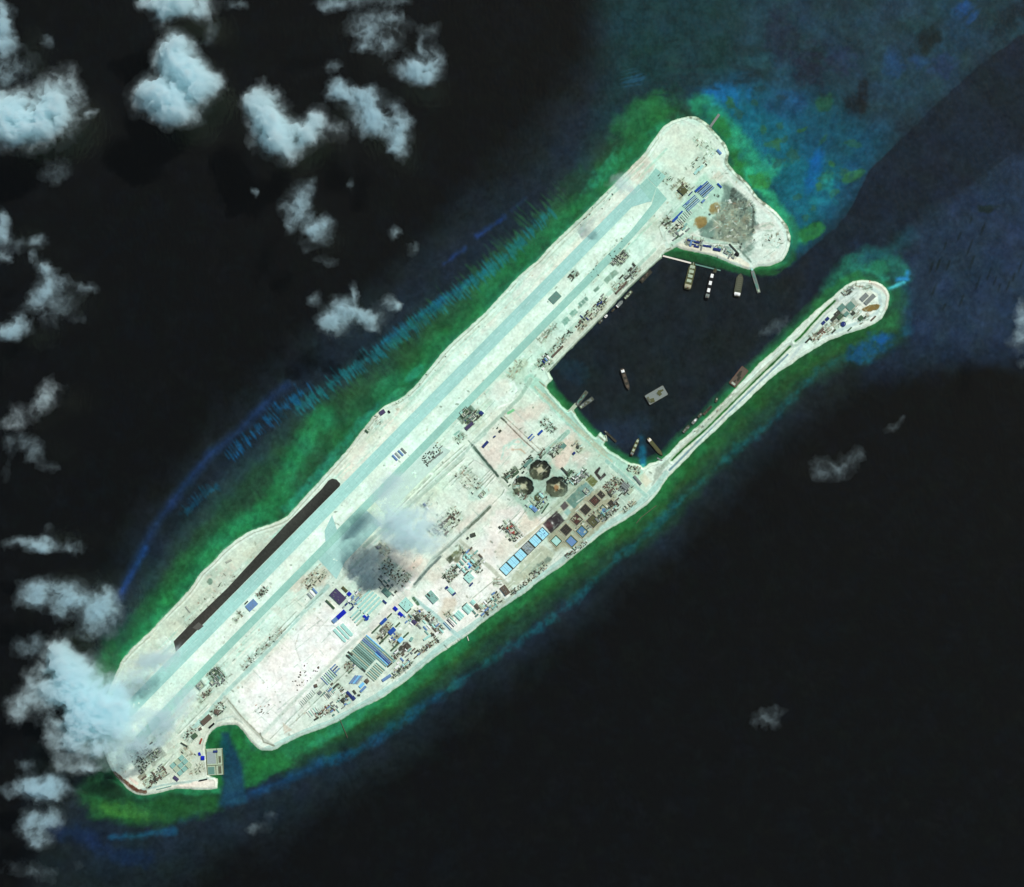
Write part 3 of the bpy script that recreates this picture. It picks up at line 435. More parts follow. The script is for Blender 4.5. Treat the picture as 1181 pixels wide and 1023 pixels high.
# drainage cuts and dark excavations
for P, wd, c, a in [([(545,514),(560,532),(574,549)], 3, (52,74,62), .9), ([(540,508),(550,520)], 1.2, (90,110,96), .8), ([(565,585),(552,598),(540,609)], 2.6, (88,100,84), .85), ([(540,609),(520,628),(500,645)], 1.6, (130,146,132), .7), ([(508,642),(492,658),(478,674)], 2.6, (94,110,104), .85),
                    ([(578,482),(600,504),(624,526)], 1.1, (110,100,84), .9), ([(581,480),(603,500),(626,522)], .8, (130,120,100), .7), ([(578,482),(584,487)], 2, (70,80,66), .9), ([(262,806),(278,826),(298,846),(304,852)], 1.4, (140,140,122), .8), ([(300,846),(304,856),(316,860)], 1.6, (120,124,108), .8),
                    ([(520,560),(530,550),(545,540)], 1, (120,146,130), .8), ([(477,690),(482,697)], 3.4, (58,92,62), .9), ([(518,750),(512,744)], 1, (90,100,90), .8), ([(344,732),(340,745),(346,762)], 1.2, (206,206,196), .7), ([(340,732),(350,722),(385,722)], 1, (204,204,194), .6)]:
    la.stroke(P, wd, c, 1.1, a, .4, 4, 83, .2, 3, dz=-2.0 * a)
la.fill(rect(622,562,62,44,45), (160,192,172), 7, .75, 2, 6, 97, .2, 5)
for x, y, r in ((602.9,561.3,12.2),(622.4,542.3,12.2),(642.2,561.6,12.6)):
    oc = [(x + r * 1.07 * math.cos(R(q_ + x % 7 * 5)), y + r * math.sin(R(q_ + x % 7 * 5))) for q_ in (8, 40, 92, 130, 180, 225, 272, 318)]; la.fill(oc, (40,44,38), 1.3, 1, .7, 3, int(x), .08, 2, dz=-11); la.blob(x, y, r * 1.02, r * 1.02, (120,136,116), 0, .6, .12, .3, 3, int(x) + 2, .7) if False else None; la.blob(x - 2.5, y + 3.5, r * .72, r * .62, (98,106,84), 0, .8, .6, .4, 4, int(x) + 1, .3)
    for k in range(4):
        a = R(k * 90 + 12 + (x % 9) * 3); la.stroke([(x, y), (x + math.cos(a) * r * .58, y + math.sin(a) * r * .46)], 2.4, (160,162,132), 2.0, .8, .8, 3, 84 + k, dz=-4)
    la.blob(x, y, 4.2, 3.6, (190,188,158), 0, .95, .5, .3, 3, 90, dz=-2.5)
la.blob(642,563,3,3,(140,96,56),0,.7,.6,.4,3,91)
la.fill([(630,618),(650,600),(668,575),(690,562),(712,572),(700,600),(670,628),(640,636)], (150,150,122), 4, .8, 2, 6, 100, .35, 4); la.fill([(655,556),(668,548),(690,556),(640,600),(632,592)], (150,166,140), 4, .6, 2, 6, 100, .3, 4)
la.fill(rect(638.6,602.3,22,14.5,42), (50,46,48), 1.2, .95, .5, 5, 92, .25, 4, dz=-3); la.fill(rect(633,606,8,9,42), (90,58,60), 3, .6, 1, 4, 92, .4, 3)
la.fill(rect(666.4,572.6,26,13,46), (98,134,122), 1.2, .95, .5, 4, 93, .3, 3); la.fill(rect(676.6,564.2,11,13.2,46), (120,156,148), 1.1, .95, .4, 4, 94, .3, 3); la.fill(rect(682.4,554.6,9,12,46), (108,114,70), 1.1, .95, .4, 4, 95, .1, dz=-2)
la.fill([(685,545),(691,538.5),(693,540),(689,546),(693,550),(697,545),(699,548),(692,554.5)], (56,48,48), 1, .95, .3, 4, 96, dz=-3); la.fill(rect(650.8,583.8,8,7,42), (84,76,76), 1, .9, .4, 4, 96, dz=-2); la.fill(rect(654.7,590.8,6.5,6,42), (150,188,176), 1, .9, .3, 4, 97)
la.fill([(600,672),(634,650),(640,636),(622,628),(600,650),(588,668),(584,680)], (168,176,148), 4, .7, 2, 6, 98, .2, 5); la.fill(rect(624,652,26,6,42), (104,124,110), 3, .8, 1.5, 4, 99, .35, 4)
for x, y, L, Wd, c, a in [(443.4,726.4,11,8,(66,64,56),.95),(465.9,747,14,9,(58,50,44),.95),(456,735,8,6,(72,72,60),.9),(404,768,7,6,(84,92,72),.8),(422.9,785.5,5,4,(56,52,48),.9),(523,640,14,4,(104,112,78),.85),(519,645,7,8,(66,76,60),.9),(549.9,651,10,6,(74,84,64),.9),(523.5,657,17,3.5,(70,86,66),.9),(537.6,478,22,10,(96,116,100),.8),(537,477,16,6,(62,78,64),.85),(541,491,12,5,(70,72,66),.9),(248.5,779,18,14,(96,118,104),.85),(246,776,10,8,(58,76,62),.8),(231,790.5,11,9,(120,140,128),.8),(238,801,12,6,(120,118,94),.8),(716,298,20,10,(100,120,104),.75),
          (608.7,532.5,15,4.5,(76,92,74),.85),(590,545,17,6,(66,84,66),.85),(620,571,10,4,(80,96,74),.8),(620,585,18,14,(140,170,150),.7),(704.6,319,18,6,(124,154,136),.9),(688,333.5,7,3,(110,140,124),.9),(672.9,348,13,5.5,(110,144,130),.95),(661.4,360.9,9,6,(120,162,146),.95),(652.5,370.4,9,6.5,(128,168,152),.95),(180,872,22,14,(110,116,104),.6),(164,895,10,6,(96,90,70),.6),(768,255.5,8,6,(92,104,88),.8),(716,332.3,18,2.6,(96,84,70),.85),(656,546,8,7,(60,76,62),.85),(722,562.3,13,11,(132,152,136),.85),(466,773,20,3,(120,132,122),.7),(529.4,501.6,9,9,(136,180,164),.9),(980,355,22,12,(116,128,112),.45),(967,366,14,8,(70,82,68),.5)]:
    la.fill(rect(x, y, L, Wd, 43), c, 1.3, a, .8, 3, int(x), .3, 2.5)
la.fill([(522,646),(527,640),(530,628),(534,634),(528,650)], (86,92,62), 2, .7, 1, 4, 101, .3, 3)
la.stroke([(132,892),(150,906),(158,912),(168,913)], 4.5, (84,46,32), 1.4, .95, .8, 4, 102, .25, 3, dz=2)
la.stroke([(150,898),(158,904)], 3, (226,200,186), 1.6, .8, .6, 4, 103); la.fill([(190,908),(235,900),(250,898),(250,909),(220,909)], (236,220,206), 2.5, .85, 1, 6, 104)
la.blob(1005.3,355,10.8,3.6,(128,106,62),14,1,.25,.2,4,105,dz=3); la.blob(242,671,3,3.4,(100,130,112),0,.8,.6,.3,3,106)
la.stroke([(586,476.5),(592,473)], 3, (120,200,140), 1, .9); la.fill(rect(744,553,14,9,-50), (216,204,178), 3, .6, 1, 5, 107)
la.stroke([(1004,326),(1018,332),(1024,342),(1022,356)], 4, (212,196,180), 2.5, .8, .8, 5, 108)
la.fill([(756,541),(768,531),(764,546),(752,560)], (150,160,146), 3, .6, 1, 4, 109)
la.blob(425,835,1,1,(0,0,0),0,0)
la.fill([(328,846),(326,833),(337,842)], (206,190,170), 2, .7, .5, 5, 110)
# trodden and stained ground under every yard
for (x, y, L, Wd, ang, n_, ph, sdd, *_r) in YARDS:
    if 'white sand flat' in ph or 'verge in' in ph: continue
    rr = random.Random(sdd * 13); den = min(1, n_ * 9 / (L * Wd)); c, q = math.cos(R(ang)), -math.sin(R(ang))
    la.fill(rect(x, y, L * 1.08, Wd * 1.15, ang), rr.choice([(170,188,166),(178,182,156),(160,182,166)]), 3, .25 + .5 * den, 2, 5, sdd, .75, 2.4)
    for k in range(int(n_ * 2.2)):
        u, v = rr.uniform(-.55, .55) * L, rr.uniform(-.55, .55) * Wd; px, py = x + u * c - v * q, y + u * q + v * c; a = R(ang + rr.choice([0, 0, 90])); l = rr.uniform(.8, 4)
        la.stroke([(px, py), (px + l * math.cos(a), py - l * math.sin(a))], rr.uniform(.5, 1.3), rr.choice([(96,108,92),(120,132,112),(140,150,132),(150,130,108),(246,250,242),(180,214,200),(108,104,88)]), .8, rr.uniform(.45, .9), .4, 2, k)
# speckle of small ground marks
for k in range(900):
    rr = random.Random(3000 + k); i = rr.randrange(len(lx)); x, y = lx[i], ly[i]; v = y - L0(x)
    if ld[i] < 6 or -4 < v < 24: continue
    la.blob(x, y, rr.uniform(.5, 2.2), rr.uniform(.4, 1.2), rr.choice([(150,158,140),(186,176,154),(120,132,116),(248,248,240),(206,226,208)]), rr.uniform(0, 180), rr.uniform(.35, .75), .8, .5, 2, k)
for k in range(1000):
    rr = random.Random(7000 + k); i = rr.randrange(len(lx)); x, y = lx[i], ly[i]; v = y - L0(x)
    if ld[i] < 8 or v < 60: continue
    a = R(rr.choice([45, 45, -45, 40]) + rr.uniform(-6, 6)); l = rr.uniform(3, 22)
    la.stroke([(x, y), (x + l * math.cos(a), y - l * math.sin(a))], rr.uniform(.5, 1.1), rr.choice([(170,186,170),(240,244,234),(196,206,188),(150,176,160)]), .8, rr.uniform(.3, .6), .4, 3, k)
nwc = segdist(lx, ly, coast_part((141,760),(756,158)))
for dd, wd, c, al_ in ((3.4, .55, (166,160,136), .6), (5.2, .8, (236,240,226), .5), (7.5, .6, (186,196,174), .45)):
    m_ = sstep(1 - np.abs(nwc - dd + .5 * fbm(lx, ly, 12, 70)) / (wd + .4)) * (fbm(lx, ly, 30, 71) > -.35); la.rgb += (np.array(c) - la.rgb) * (m_ * al_)[:, None]
# shore: sea wall of pale rock, wet toe, inner track
e = ld_
m_ = sstep(1 - np.abs(ld - 1.3 + .4 * fbm(lx, ly, 3, 60)) / 1.0); la.rgb += (np.array((226,228,212)) - la.rgb) * (m_ * .7)[:, None]
m_ = sstep(1 - np.abs(ld - 2.9 + .3 * fbm(lx, ly, 4, 61)) / .75); la.rgb += (np.array((168,176,158)) - la.rgb) * (m_ * .5 * (fbm(lx, ly, 9, 62) > -.4))[:, None]
m_ = sstep((.6 - ld) / 1.0); la.rgb += (np.array((150,176,140)) - la.rgb) * (m_ * .55)[:, None]
nec = segdist(lx, ly, NECO); m_ = sstep((4.2 - nec) / 1.5) * np.clip(.4 + .8 * fbm(lx, ly, 4, 63), 0, 1); la.rgb += (np.array((96,98,78)) - la.rgb) * (m_ * .75)[:, None]
hq = segdist(lx, ly, [(763,297),(725,332),(697,363),(632,428.7)]); m_ = sstep((1.4 - hq) / 1); la.rgb += (np.array((120,132,116)) - la.rgb) * (m_ * .8)[:, None]
mintz = sstep(1 - np.abs((ly - L0(lx)) - 30) / 130) * sstep((lx - 200) / 500 + .25)
la.rgb *= np.array((.972, 1.0, .982)); la.rgb += (la.rgb * np.array((.90, 1.02, .965)) - la.rgb) * (mintz * .38)[:, None]
hb = segdist(lx, ly, [(612,438),(655,480),(700,522),(735,548)]); la.rgb *= 1 + (sstep((60 - hb) / 60) * .55)[:, None] * np.array((-.07, 0, -.03))
g1 = fbm(lx, ly, 22, 30); g2 = fbm(lx, ly, 7, 34); g3 = fbm(lx, ly, 2.2, 38, 3)
lum = 1.0 * (1 + .035 * g1 + .04 * g2 + .055 * g3)
pk = np.clip(fbm(lx, ly, 16, 48) * 1.4, -1, 1)[:, None]
la.rgb = la.rgb * lum[:, None] * (1 + pk * np.array((.012, -.008, -.012)))
dmm = ld * S
zl = np.clip(dmm * .55 - .1, -3, GZ) + np.where(dmm > 9, .35 * g3 + .5 * g2, 0) + la.z * sstep((ld - 2) / 2) 
zl = zl + 1.3 * np.exp(-((ld - 2.6) / 1.1) ** 2)
v_ = ly - L0(lx); flat = sstep((v_ + 20) / 4) * sstep((66 - v_) / 4) * (lx > 196); zl = zl * (1 - flat) + flat * np.minimum(zl, GZ - .3)
Z = np.zeros(NXi * NYi); Z[ui] = zl; RGB = np.full((NXi * NYi, 3), .5); RGB[ui] = np.clip(lin(np.clip(la.rgb, 0, 250)) / EXPO, .002, .88)
island = structure('island', grid_mesh('island', IX.ravel(), IY.ravel(), Z, NXi, NYi, keepi, RGB), tint_mat('coral_sand', 9, .05, 2.5, .05))
def ground_z(x, y):
    i = int(round((x - 108) / ST)); j = int(round((y - 122) / ST))
    if 0 <= i < NXi and 0 <= j < NYi and use[j, i]: return float(Z[j * NXi + i])
    return 0.0
# ---------------------------------------------------------------- paving sheets
def paving_mat(name, col, col2, joint=.93, sz=(30, 24), ang=45.5, amt=.08):
    m, n, b, out = nodes(name); geo = n.nodes.new('ShaderNodeNewGeometry'); mp = n.nodes.new('ShaderNodeMapping'); mp.inputs['Rotation'].default_value = (0, 0, R(-ang)); n.links.new(geo.outputs['Position'], mp.inputs[0])
    br = n.nodes.new('ShaderNodeTexBrick'); br.offset = 0; br.inputs['Scale'].default_value = 1; br.inputs['Brick Width'].default_value = sz[0]; br.inputs['Row Height'].default_value = sz[1]; br.inputs['Mortar Size'].default_value = 1.0; br.inputs['Mortar Smooth'].default_value = .5
    c1 = np.array(alb(col)); c2 = np.array(alb(col2)); br.inputs['Color1'].default_value = (*c1, 1); br.inputs['Color2'].default_value = (*c2, 1); br.inputs['Mortar'].default_value = (*(c1 * joint), 1)
    n.links.new(mp.outputs[0], br.inputs['Vector'])
    last = br.outputs[0]
    for s_, am, aniso in ((60, amt, 5), (9, amt * .7, 1)):
        m2 = n.nodes.new('ShaderNodeMapping'); m2.inputs['Scale'].default_value = (1 / s_ / aniso, 1 / s_, 1); n.links.new(mp.outputs[0], m2.inputs[0])
        t = n.nodes.new('ShaderNodeTexNoise'); t.inputs['Scale'].default_value = 1; t.inputs['Detail'].default_value = 5; n.links.new(m2.outputs[0], t.inputs['Vector'])
        mr = n.nodes.new('ShaderNodeMapRange'); mr.inputs[1].default_value = .3; mr.inputs[2].default_value = .7; mr.inputs[3].default_value = 1 - am * 1.6; mr.inputs[4].default_value = 1 + am; n.links.new(t.outputs[0], mr.inputs[0])
        v = n.nodes.new('ShaderNodeVectorMath'); v.operation = 'SCALE'; n.links.new(last, v.inputs[0]); n.links.new(mr.outputs[0], v.inputs['Scale']); last = v.outputs[0]
    n.links.new(last, b.inputs['Base Color']); b.inputs['Roughness'].default_value = .9; b.inputs['Specular IOR Level'].default_value = .15
    return m
def sheet(name, polys, z, mat):
    V, F = [], []
    for p in polys:
        # subdivide long outlines so edges wander a little like real laid paving
        b = len(V); q = p
        if sum((q[i][0] * q[(i + 1) % len(q)][1] - q[(i + 1) % len(q)][0] * q[i][1]) for i in range(len(q))) > 0: q = q[::-1]
        V += [W(x, y, z) for x, y in q]; F.append(tuple(range(b, b + len(q))))
    me = bpy.data.meshes.new(name); me.from_pydata(V, [], F); me.update(); return structure(name, me, mat)
def band(x0, x1, v0, v1): return [(x0, L0(x0) + v0), (x1, L0(x1) + v0), (x1 + (v1 - v0) * .5, L0(x1 + (v1 - v0) * .5) + v1), (x0 + (v1 - v0) * .5, L0(x0 + (v1 - v0) * .5) + v1)]
M_run = paving_mat('runway_concrete', (158,209,196), (166,216,204)); M_tax = paving_mat('taxiway_concrete', (148,202,184), (158,208,190), .94, (26, 22))
M_asph = paving_mat('fresh_asphalt', (64,62,56), (56,60,54), 1.0, (300, 60), 45.5, .22); M_apr = paving_mat('apron_concrete', (160,208,196), (174,218,206), .92, (60, 24))
zz = GZ + .5
sheet('runway', [[(138,818),(737,212.2),(751.5,232.8),(749,232.5),(729,238.6),(600,370),(450,522.5),(300,675),(146,832.5)]], zz, M_run)
sheet('asphalt_strip', [[(203,751.5),(200.4,739.5),(226,713),(262,678.5),(300,637),(330,604.5),(352,583),(371,564),(378.5,554.5),(383,551.8),(388,553),(392.6,557.8),(392,560.5)]], zz + .8, M_asph)
sheet('asphalt_strip', [[(222,724),(229,717.5),(235,722),(229,727)]], zz + 1.2, paving_mat('primed_base', (92,92,84), (88,90,84), 1, (300, 60)))
sheet('taxiway', [[(156,850)] + [(x, L0(x) + 48) for x in (240, 330, 420, 510, 600, 690, 727)] + [(751.5,236),(757.5,216),(769.2,229.5),(756,245)] + [(x, L0(x) + 60.5) for x in (700, 600, 510, 420, 330, 240)] + [(163,858)]], zz + .2, M_tax)
sheet('taxiway', [[(747,205.6),(756.3,193.8),(768,203.2),(757.5,216)], [(737,214.5),(746,205.5),(757,216.5),(751.3,232.4)]], zz + .4, M_tax)
sheet('taxiway', [[(374.5,612),(383,594),(389,612),(375.5,625.5)]], zz + .3, M_run)
sheet('apron', [[(364,641.5),(376,629),(420,586),(440,604),(398,648),(388,668)]], zz + .1, M_apr)
sheet('apron', [[(430,575),(470,537),(500,510),(520,520),(480,560),(445,596)]], zz - .05, paving_mat('graded_apron', (190,222,204), (196,226,210), .96, (80, 30)))
def plain(name, c, amt=.08, s_=5): 
    m, n, b, out = nodes(name); geo = n.nodes.new('ShaderNodeNewGeometry'); t = n.nodes.new('ShaderNodeTexNoise'); t.inputs['Scale'].default_value = 1 / s_; t.inputs['Detail'].default_value = 4; n.links.new(geo.outputs['Position'], t.inputs['Vector'])
    mr = n.nodes.new('ShaderNodeMapRange'); mr.inputs[1].default_value = .3; mr.inputs[2].default_value = .7; mr.inputs[3].default_value = 1 - amt; mr.inputs[4].default_value = 1 + amt; n.links.new(t.outputs[0], mr.inputs[0])
    v = n.nodes.new('ShaderNodeVectorMath'); v.operation = 'SCALE'; v.inputs[0].default_value = alb(c); n.links.new(mr.outputs[0], v.inputs['Scale']); n.links.new(v.outputs[0], b.inputs['Base Color']); b.inputs['Roughness'].default_value = .85; b.inputs['Specular IOR Level'].default_value = .2
    return m
M_grey = plain('damp_sand', (206,222,204), .06, 14)
# threshold and centre markings of the runway
M_paint = plain('runway_paint', (214,236,226), .04)
mk = []
for k in range(46):
    x = 212 + k * 11.6; y = L0(x) + 10.6; mk.append([(x, y - .12), (x + 4.6, y - 4.72 - .12), (x + 4.7, y - 4.58 + .1), (x + .1, y + .14)])
sheet('runway_markings', mk, zz + .5, M_paint)
# ---------------------------------------------------------------- builders for things
class MB:
    def __init__(s): s.v, s.f = [], []
    def poly(s, pts, faces): b = len(s.v); s.v += [tuple(p) for p in pts]; s.f += [tuple(b + i for i in f) for f in faces]; return s
    def prism(s, pts, z0, z1, top=1.0):
        n = len(pts); cx = sum(p[0] for p in pts) / n; cyy = sum(p[1] for p in pts) / n
        b = [(x, y, z0) for x, y in pts] + [(cx + (x - cx) * top, cyy + (y - cyy) * top, z1) for x, y in pts]
        return s.poly(b, [tuple(range(n - 1, -1, -1)), tuple(range(n, 2 * n))] + [(i, (i + 1) % n, (i + 1) % n + n, i + n) for i in range(n)])
    def box(s, cx, cy, z0, L, Wd, H, ang=0, top=1.0):
        c, q = math.cos(R(ang)), math.sin(R(ang))
        return s.prism([(cx + c * u * L / 2 - q * v * Wd / 2, cy + q * u * L / 2 + c * v * Wd / 2) for u, v in ((-1, -1), (1, -1), (1, 1), (-1, 1))], z0, z0 + H, top)
    def gable(s, cx, cy, z0, L, Wd, rise, n=1):             # n ridges side by side, along x
        w_ = Wd / n
        for k in range(n):
            y0 = cy - Wd / 2 + k * w_; y1 = y0 + w_; ym = (y0 + y1) / 2; a, b = cx - L / 2, cx + L / 2
            s.poly([(a, y0, z0), (b, y0, z0), (b, y1, z0), (a, y1, z0), (a, ym, z0 + rise), (b, ym, z0 + rise)], [(3, 2, 1, 0), (0, 1, 5, 4), (2, 3, 4, 5), (0, 4, 3), (1, 2, 5)])
        return s
    def cyl(s, cx, cy, z0, r, H, n=20, top=1.0): return s.prism([(cx + r * math.cos(2 * math.pi * k / n), cy + r * math.sin(2 * math.pi * k / n)) for k in range(n)], z0, z0 + H, top)
    def ringwall(s, L, Wd, t, z0, H, slope=0):
        for cx, cyy, l, w_ in ((0, Wd / 2 - t / 2, L, t), (0, -Wd / 2 + t / 2, L, t), (L / 2 - t / 2, 0, t, Wd - 2 * t), (-L / 2 + t / 2, 0, t, Wd - 2 * t)): s.box(cx, cyy, z0, l, w_, H)
        return s
    def mesh(s, name, m):
        me = bpy.data.meshes.new(name); me.from_pydata(s.v, [], s.f); me.update(); me.materials.append(m); return me
_mc = {}
COL = dict(blue=(38,80,160), royal=(20,38,172), navy=(42,58,112), slate=(104,140,180), sky=(120,196,236), mint=(166,218,204), teal=(132,178,164), deepteal=(98,138,124), dark=(66,72,62), brown=(96,86,74), olive=(84,88,58), white=(238,242,236),
  cream=(226,222,206), purple=(72,66,96), grey=(150,164,160), concrete=(168,178,160), rust=(122,84,68), red=(150,72,60), black=(30,32,32), green=(70,96,72), hull=(58,58,48), deck=(78,84,68), pane=(162,228,240), pond=(88,130,160), wall=(200,206,196), sand=(168,166,138), wet=(96,100,80), palegreen=(168,186,158), orange=(170,96,50), steel=(122,132,126), soil=(50,50,44), redsoil=(72,54,48))
def M(c, amt=.1):
    if c not in _mc: _mc[c] = plain('paint_' + c if c not in ('concrete', 'sand', 'wet') else c, COL[c], amt, 4)
    return _mc[c]
def root(name, label, cat, x, y, z=None, ang=0, group=None):
    o = bpy.data.objects.new(name, None); C.objects.link(o); o.location = W(x, y, ground_z(x, y) - .05 if z is None else z); o.rotation_euler = (0, 0, R(ang)); o.empty_display_size = 5
    o['label'] = label; o['category'] = cat
    if group: o['group'] = group
    return o
def pieces(mb):
    # connected or touching solids stay together, the others become parts of their own
    n = len(mb.v); up = list(range(n))
    def fd(a):
        while up[a] != a: up[a] = up[up[a]]; a = up[a]
        return a
    for f in mb.f:
        for a in f[1:]: up[fd(a)] = fd(f[0])
    comp = {}
    for i in range(n): comp.setdefault(fd(i), []).append(i)
    B = [(ids, [min(mb.v[i][k] for i in ids) - .4 for k in range(3)], [max(mb.v[i][k] for i in ids) + .4 for k in range(3)]) for ids in comp.values()]
    g = list(range(len(B)))
    def gf(a):
        while g[a] != a: a = g[a]
        return a
    for i in range(len(B)):
        for j in range(i):
            if all(B[i][1][k] <= B[j][2][k] and B[j][1][k] <= B[i][2][k] for k in range(3)): g[gf(i)] = gf(j)
    grp = {}
    for i in range(len(B)): grp.setdefault(gf(i), []).extend(B[i][0])
    out = []
    for ids in grp.values():
        st_ = set(ids); m = {}; q = MB()
        for i in ids: m[i] = len(q.v); q.v.append(mb.v[i])
        q.f = [tuple(m[i] for i in f) for f in mb.f if f[0] in st_]; out.append(q)
    return out
def part(name, me, parent, label=None, kind=None):
    if isinstance(me, tuple):
        L_ = pieces(me[0])
        for q in L_[1:]: part(name, q.mesh(name, me[1]), parent, label, kind)
        me = L_[0].mesh(name, me[1])
    o = bpy.data.objects.new(name, me); C.objects.link(o); o.parent = parent
    if label: o['label'] = label
    if kind: o['kind'] = kind
    return o
_bc = {}
def shed(x, y, L, Wd, ang, col, label, name='shed', cat='shed', h=6, n=1, group=None, wall='wall', style='gable', z=None, roof_label=None):
    """L and Wd in map pixels; a walled shed with a pitched or flat roof"""
    key = (round(L, 1), round(Wd, 1), col, h, n, wall, style)
    if key not in _bc:
        l, w_ = L * S, Wd * S; d = {}
        d['wall'] = MB().box(0, 0, -1.5, l - 1.2, w_ - 1.2, h + 1.4).mesh('wall', M(wall))
        rf = MB()
        if style == 'gable': rf.gable(0, 0, h, l, w_, min(2.2, w_ / n * .16) + .5, n)
        else:
            rf.box(0, 0, h, l, w_, .7); rf.ringwall(l, w_, 1.0, h + .7, .9)
        d['roof'] = rf.mesh('roof', M(col)); eq = MB(); rr = random.Random(int(L * 10 + Wd)); q = 0
        if style == 'flat' and l * w_ > 500:
            d['vent'] = [MB().box(rr.uniform(-l * .36, l * .36), rr.uniform(-w_ * .34, w_ * .34), h + .7, rr.uniform(3, 6), rr.uniform(2, 4), rr.uniform(1, 2.4)).mesh('roof_vent', M('steel')) for k in range(min(6, int(l * w_ / 300)))]
        _bc[key] = d
    d = _bc[key]; r = root(name, label, cat, x, y, z, ang, group); part('wall', d['wall'], r); rf = part('roof', d['roof'], r, roof_label)
    for q in d.get('vent', []): part('roof_vent', q, rf)
    return r
ORD = ['first','second','third','fourth','fifth','sixth','seventh','eighth','ninth','tenth','eleventh','twelfth','thirteenth','fourteenth','fifteenth','sixteenth','seventeenth','eighteenth']
def row(p0, p1, n, L, Wd, ang, cols, phrase, group, h=5, frm='southwest', **k):
    for i in range(n):
        t = i / max(1, n - 1); c = cols[i % len(cols)] if not callable(cols) else cols(i)
        shed(p0[0] + (p1[0] - p0[0]) * t, p0[1] + (p1[1] - p0[1]) * t, L, Wd, ang, c, f'{ORD[i]} from the {frm} of {phrase}', group=group, h=h, **k)
# --- barracks and workshops of the southern quarter
shed(389.9,687.6,17,10.6,-44,'purple','large dark workshop with flat purplish roof north of the royal blue shed','workshop','workshop',9,style='flat')
shed(396.3,690.6,1.2,10,-44,'navy','narrow dark blue lean-to on the east side of the purplish workshop','lean_to','lean-to',5)
shed(397.5,679.6,8,3.4,-44,'olive','dark olive shed beside the small blue hut north of the workshop','shed','shed')
shed(402.9,684.8,4.4,4.6,45,'royal','small square royal blue hut beside the dark olive shed','hut','hut')
for k,(x,y,L,c) in enumerate([(406.9,688.2,4,'slate'),(411.8,683.4,5,'white'),(415.0,680.4,3,'mint'),(399.4,696.8,4,'navy'),(396.3,700,3,'grey'),(403,692.6,4,'white')]):
    shed(x,y,L,2.2,45,c,f'small {c if c!="navy" else "dark blue"} roofed hut, {ORD[k]} of the line east of the workshop','hut','hut',4,group='huts east of the purplish workshop')
shed(393.6,708.6,12.5,5.2,42,'royal','long royal blue shed at the west edge of the barracks','warehouse','warehouse',8,wall='navy')
shed(386.4,715.0,6.5,5,42,'slate','weathered grey blue shed joined to the southwest end of the royal blue one','warehouse','warehouse',7)
shed(380.9,697,14,2.6,-45,'green','dark green roofed strip shed southwest of the purplish workshop')
def hoop(x,y,L,Wd,ang,label):
    r=root('hoop_house',label,'hoop house',x,y,None,ang,'pale hoop houses south of the royal blue shed'); l,w_=L*S/2,Wd*S/2; b=MB(); P=[]; n=8; m=12
    b.prism([( -l,-w_),(l-4,-w_),(l,-w_*.4),(l,w_*.4),(l-4,w_),(-l,w_)],0,3); part('wall',(b,M('wall')),r)
    t=MB(); t.prism([( -l-.5,-w_-.5),(l-4,-w_-.5),(l+.5,-w_*.4),(l+.5,w_*.4),(l-4,w_+.5),(-l-.5,w_+.5)],3,5.5,.86); part('roof',(t,M('mint')),r)
hoop(392.0,733,20,3.2,-47,'westernmost pale mint hoop house south of the royal blue shed'); hoop(395.9,729.6,20,3,-47,'middle pale mint hoop house south of the royal blue shed'); hoop(400.2,726.6,18,4.2,-47,'easternmost and widest pale mint hoop house south of the royal blue shed')
for k,(x,y,L) in enumerate([(419.3,688.2,22),(422.0,691.6,25),(425.3,694.6,26),(428.7,697.6,26),(432.3,700.6,22)]):
    shed(x,y,L,2.5,45,'mint',f'{ORD[k]} from the northwest of the five long mint barracks under the cloud shadow','barrack','barrack',7,group='long mint barracks under the cloud shadow')
shed(421.9,712.2,7.5,3.2,-42,'royal','royal blue cross shaped shed, its long wing, below the mint barracks'); shed(423.4,712.6,6.8,2.6,46,'blue','shorter wing crossing the royal blue cross shaped shed',h=6.6)
row((409.2,707.4),(416.4,716.4),4,13,2,44,['mint','teal','mint','palegreen'],'the four pale roofs west of the blue cross','pale roofs west of the blue cross',frm='northwest')
shed(446,683,11,6,-44,'deepteal','dim teal warehouse lying in the cloud shadow','warehouse','warehouse',8); shed(443.7,694,6,2.4,-42,'navy','dark blue strip shed at the east end of the mint barracks')
shed(456.1,701.9,5.6,4,-44,'royal','square royal blue shed northwest of its blue twin beside the mint hall'); shed(462,708.3,6.2,4,-44,'royal','larger royal blue shed southeast of its twin beside the mint hall')
shed(468.6,697,13,11.5,-45,'mint','square mint roofed hall at the road junction','hall','hall',8,style='flat',n=1); shed(471.8,704.2,1.3,7,-45,'dark','thin dark annex on the south side of the mint hall',h=5)
shed(442.4,716.4,9.5,3.8,44,'blue','blue shed between two dark green strips west of the market rows')
for k,(x,y,L,w_,ph) in enumerate([(433.9,725.2,14,2,'southwest of the first blue shed'),(449.3,710,7.5,1.8,'northeast of the first blue shed'),(459,720.3,7,2,'northeast of the second blue shed'),(443.6,736.3,15,1.8,'southwest of the second blue shed'),(468.4,732.2,8.5,2,'northeast of the sky blue shed'),(455.4,746,13,2.2,'southwest of the sky blue shed')]):
    shed(x,y,L,w_,45,'green',f'narrow dark green netted shed {ph}',group='narrow dark green netted sheds',h=4)
shed(452.2,727.6,9,5.4,45,'blue','second blue shed, in the middle of the netted strips'); shed(462,737.8,6.2,5,45,'sky','bright sky blue shed among the netted strips')
shed(477.6,717.4,6,4.4,-40,'purple','dark purple roofed shed in the crowded yard'); shed(481.6,713,8,3.4,-45,'dark','dark shed beside the purple roofed one',h=7)
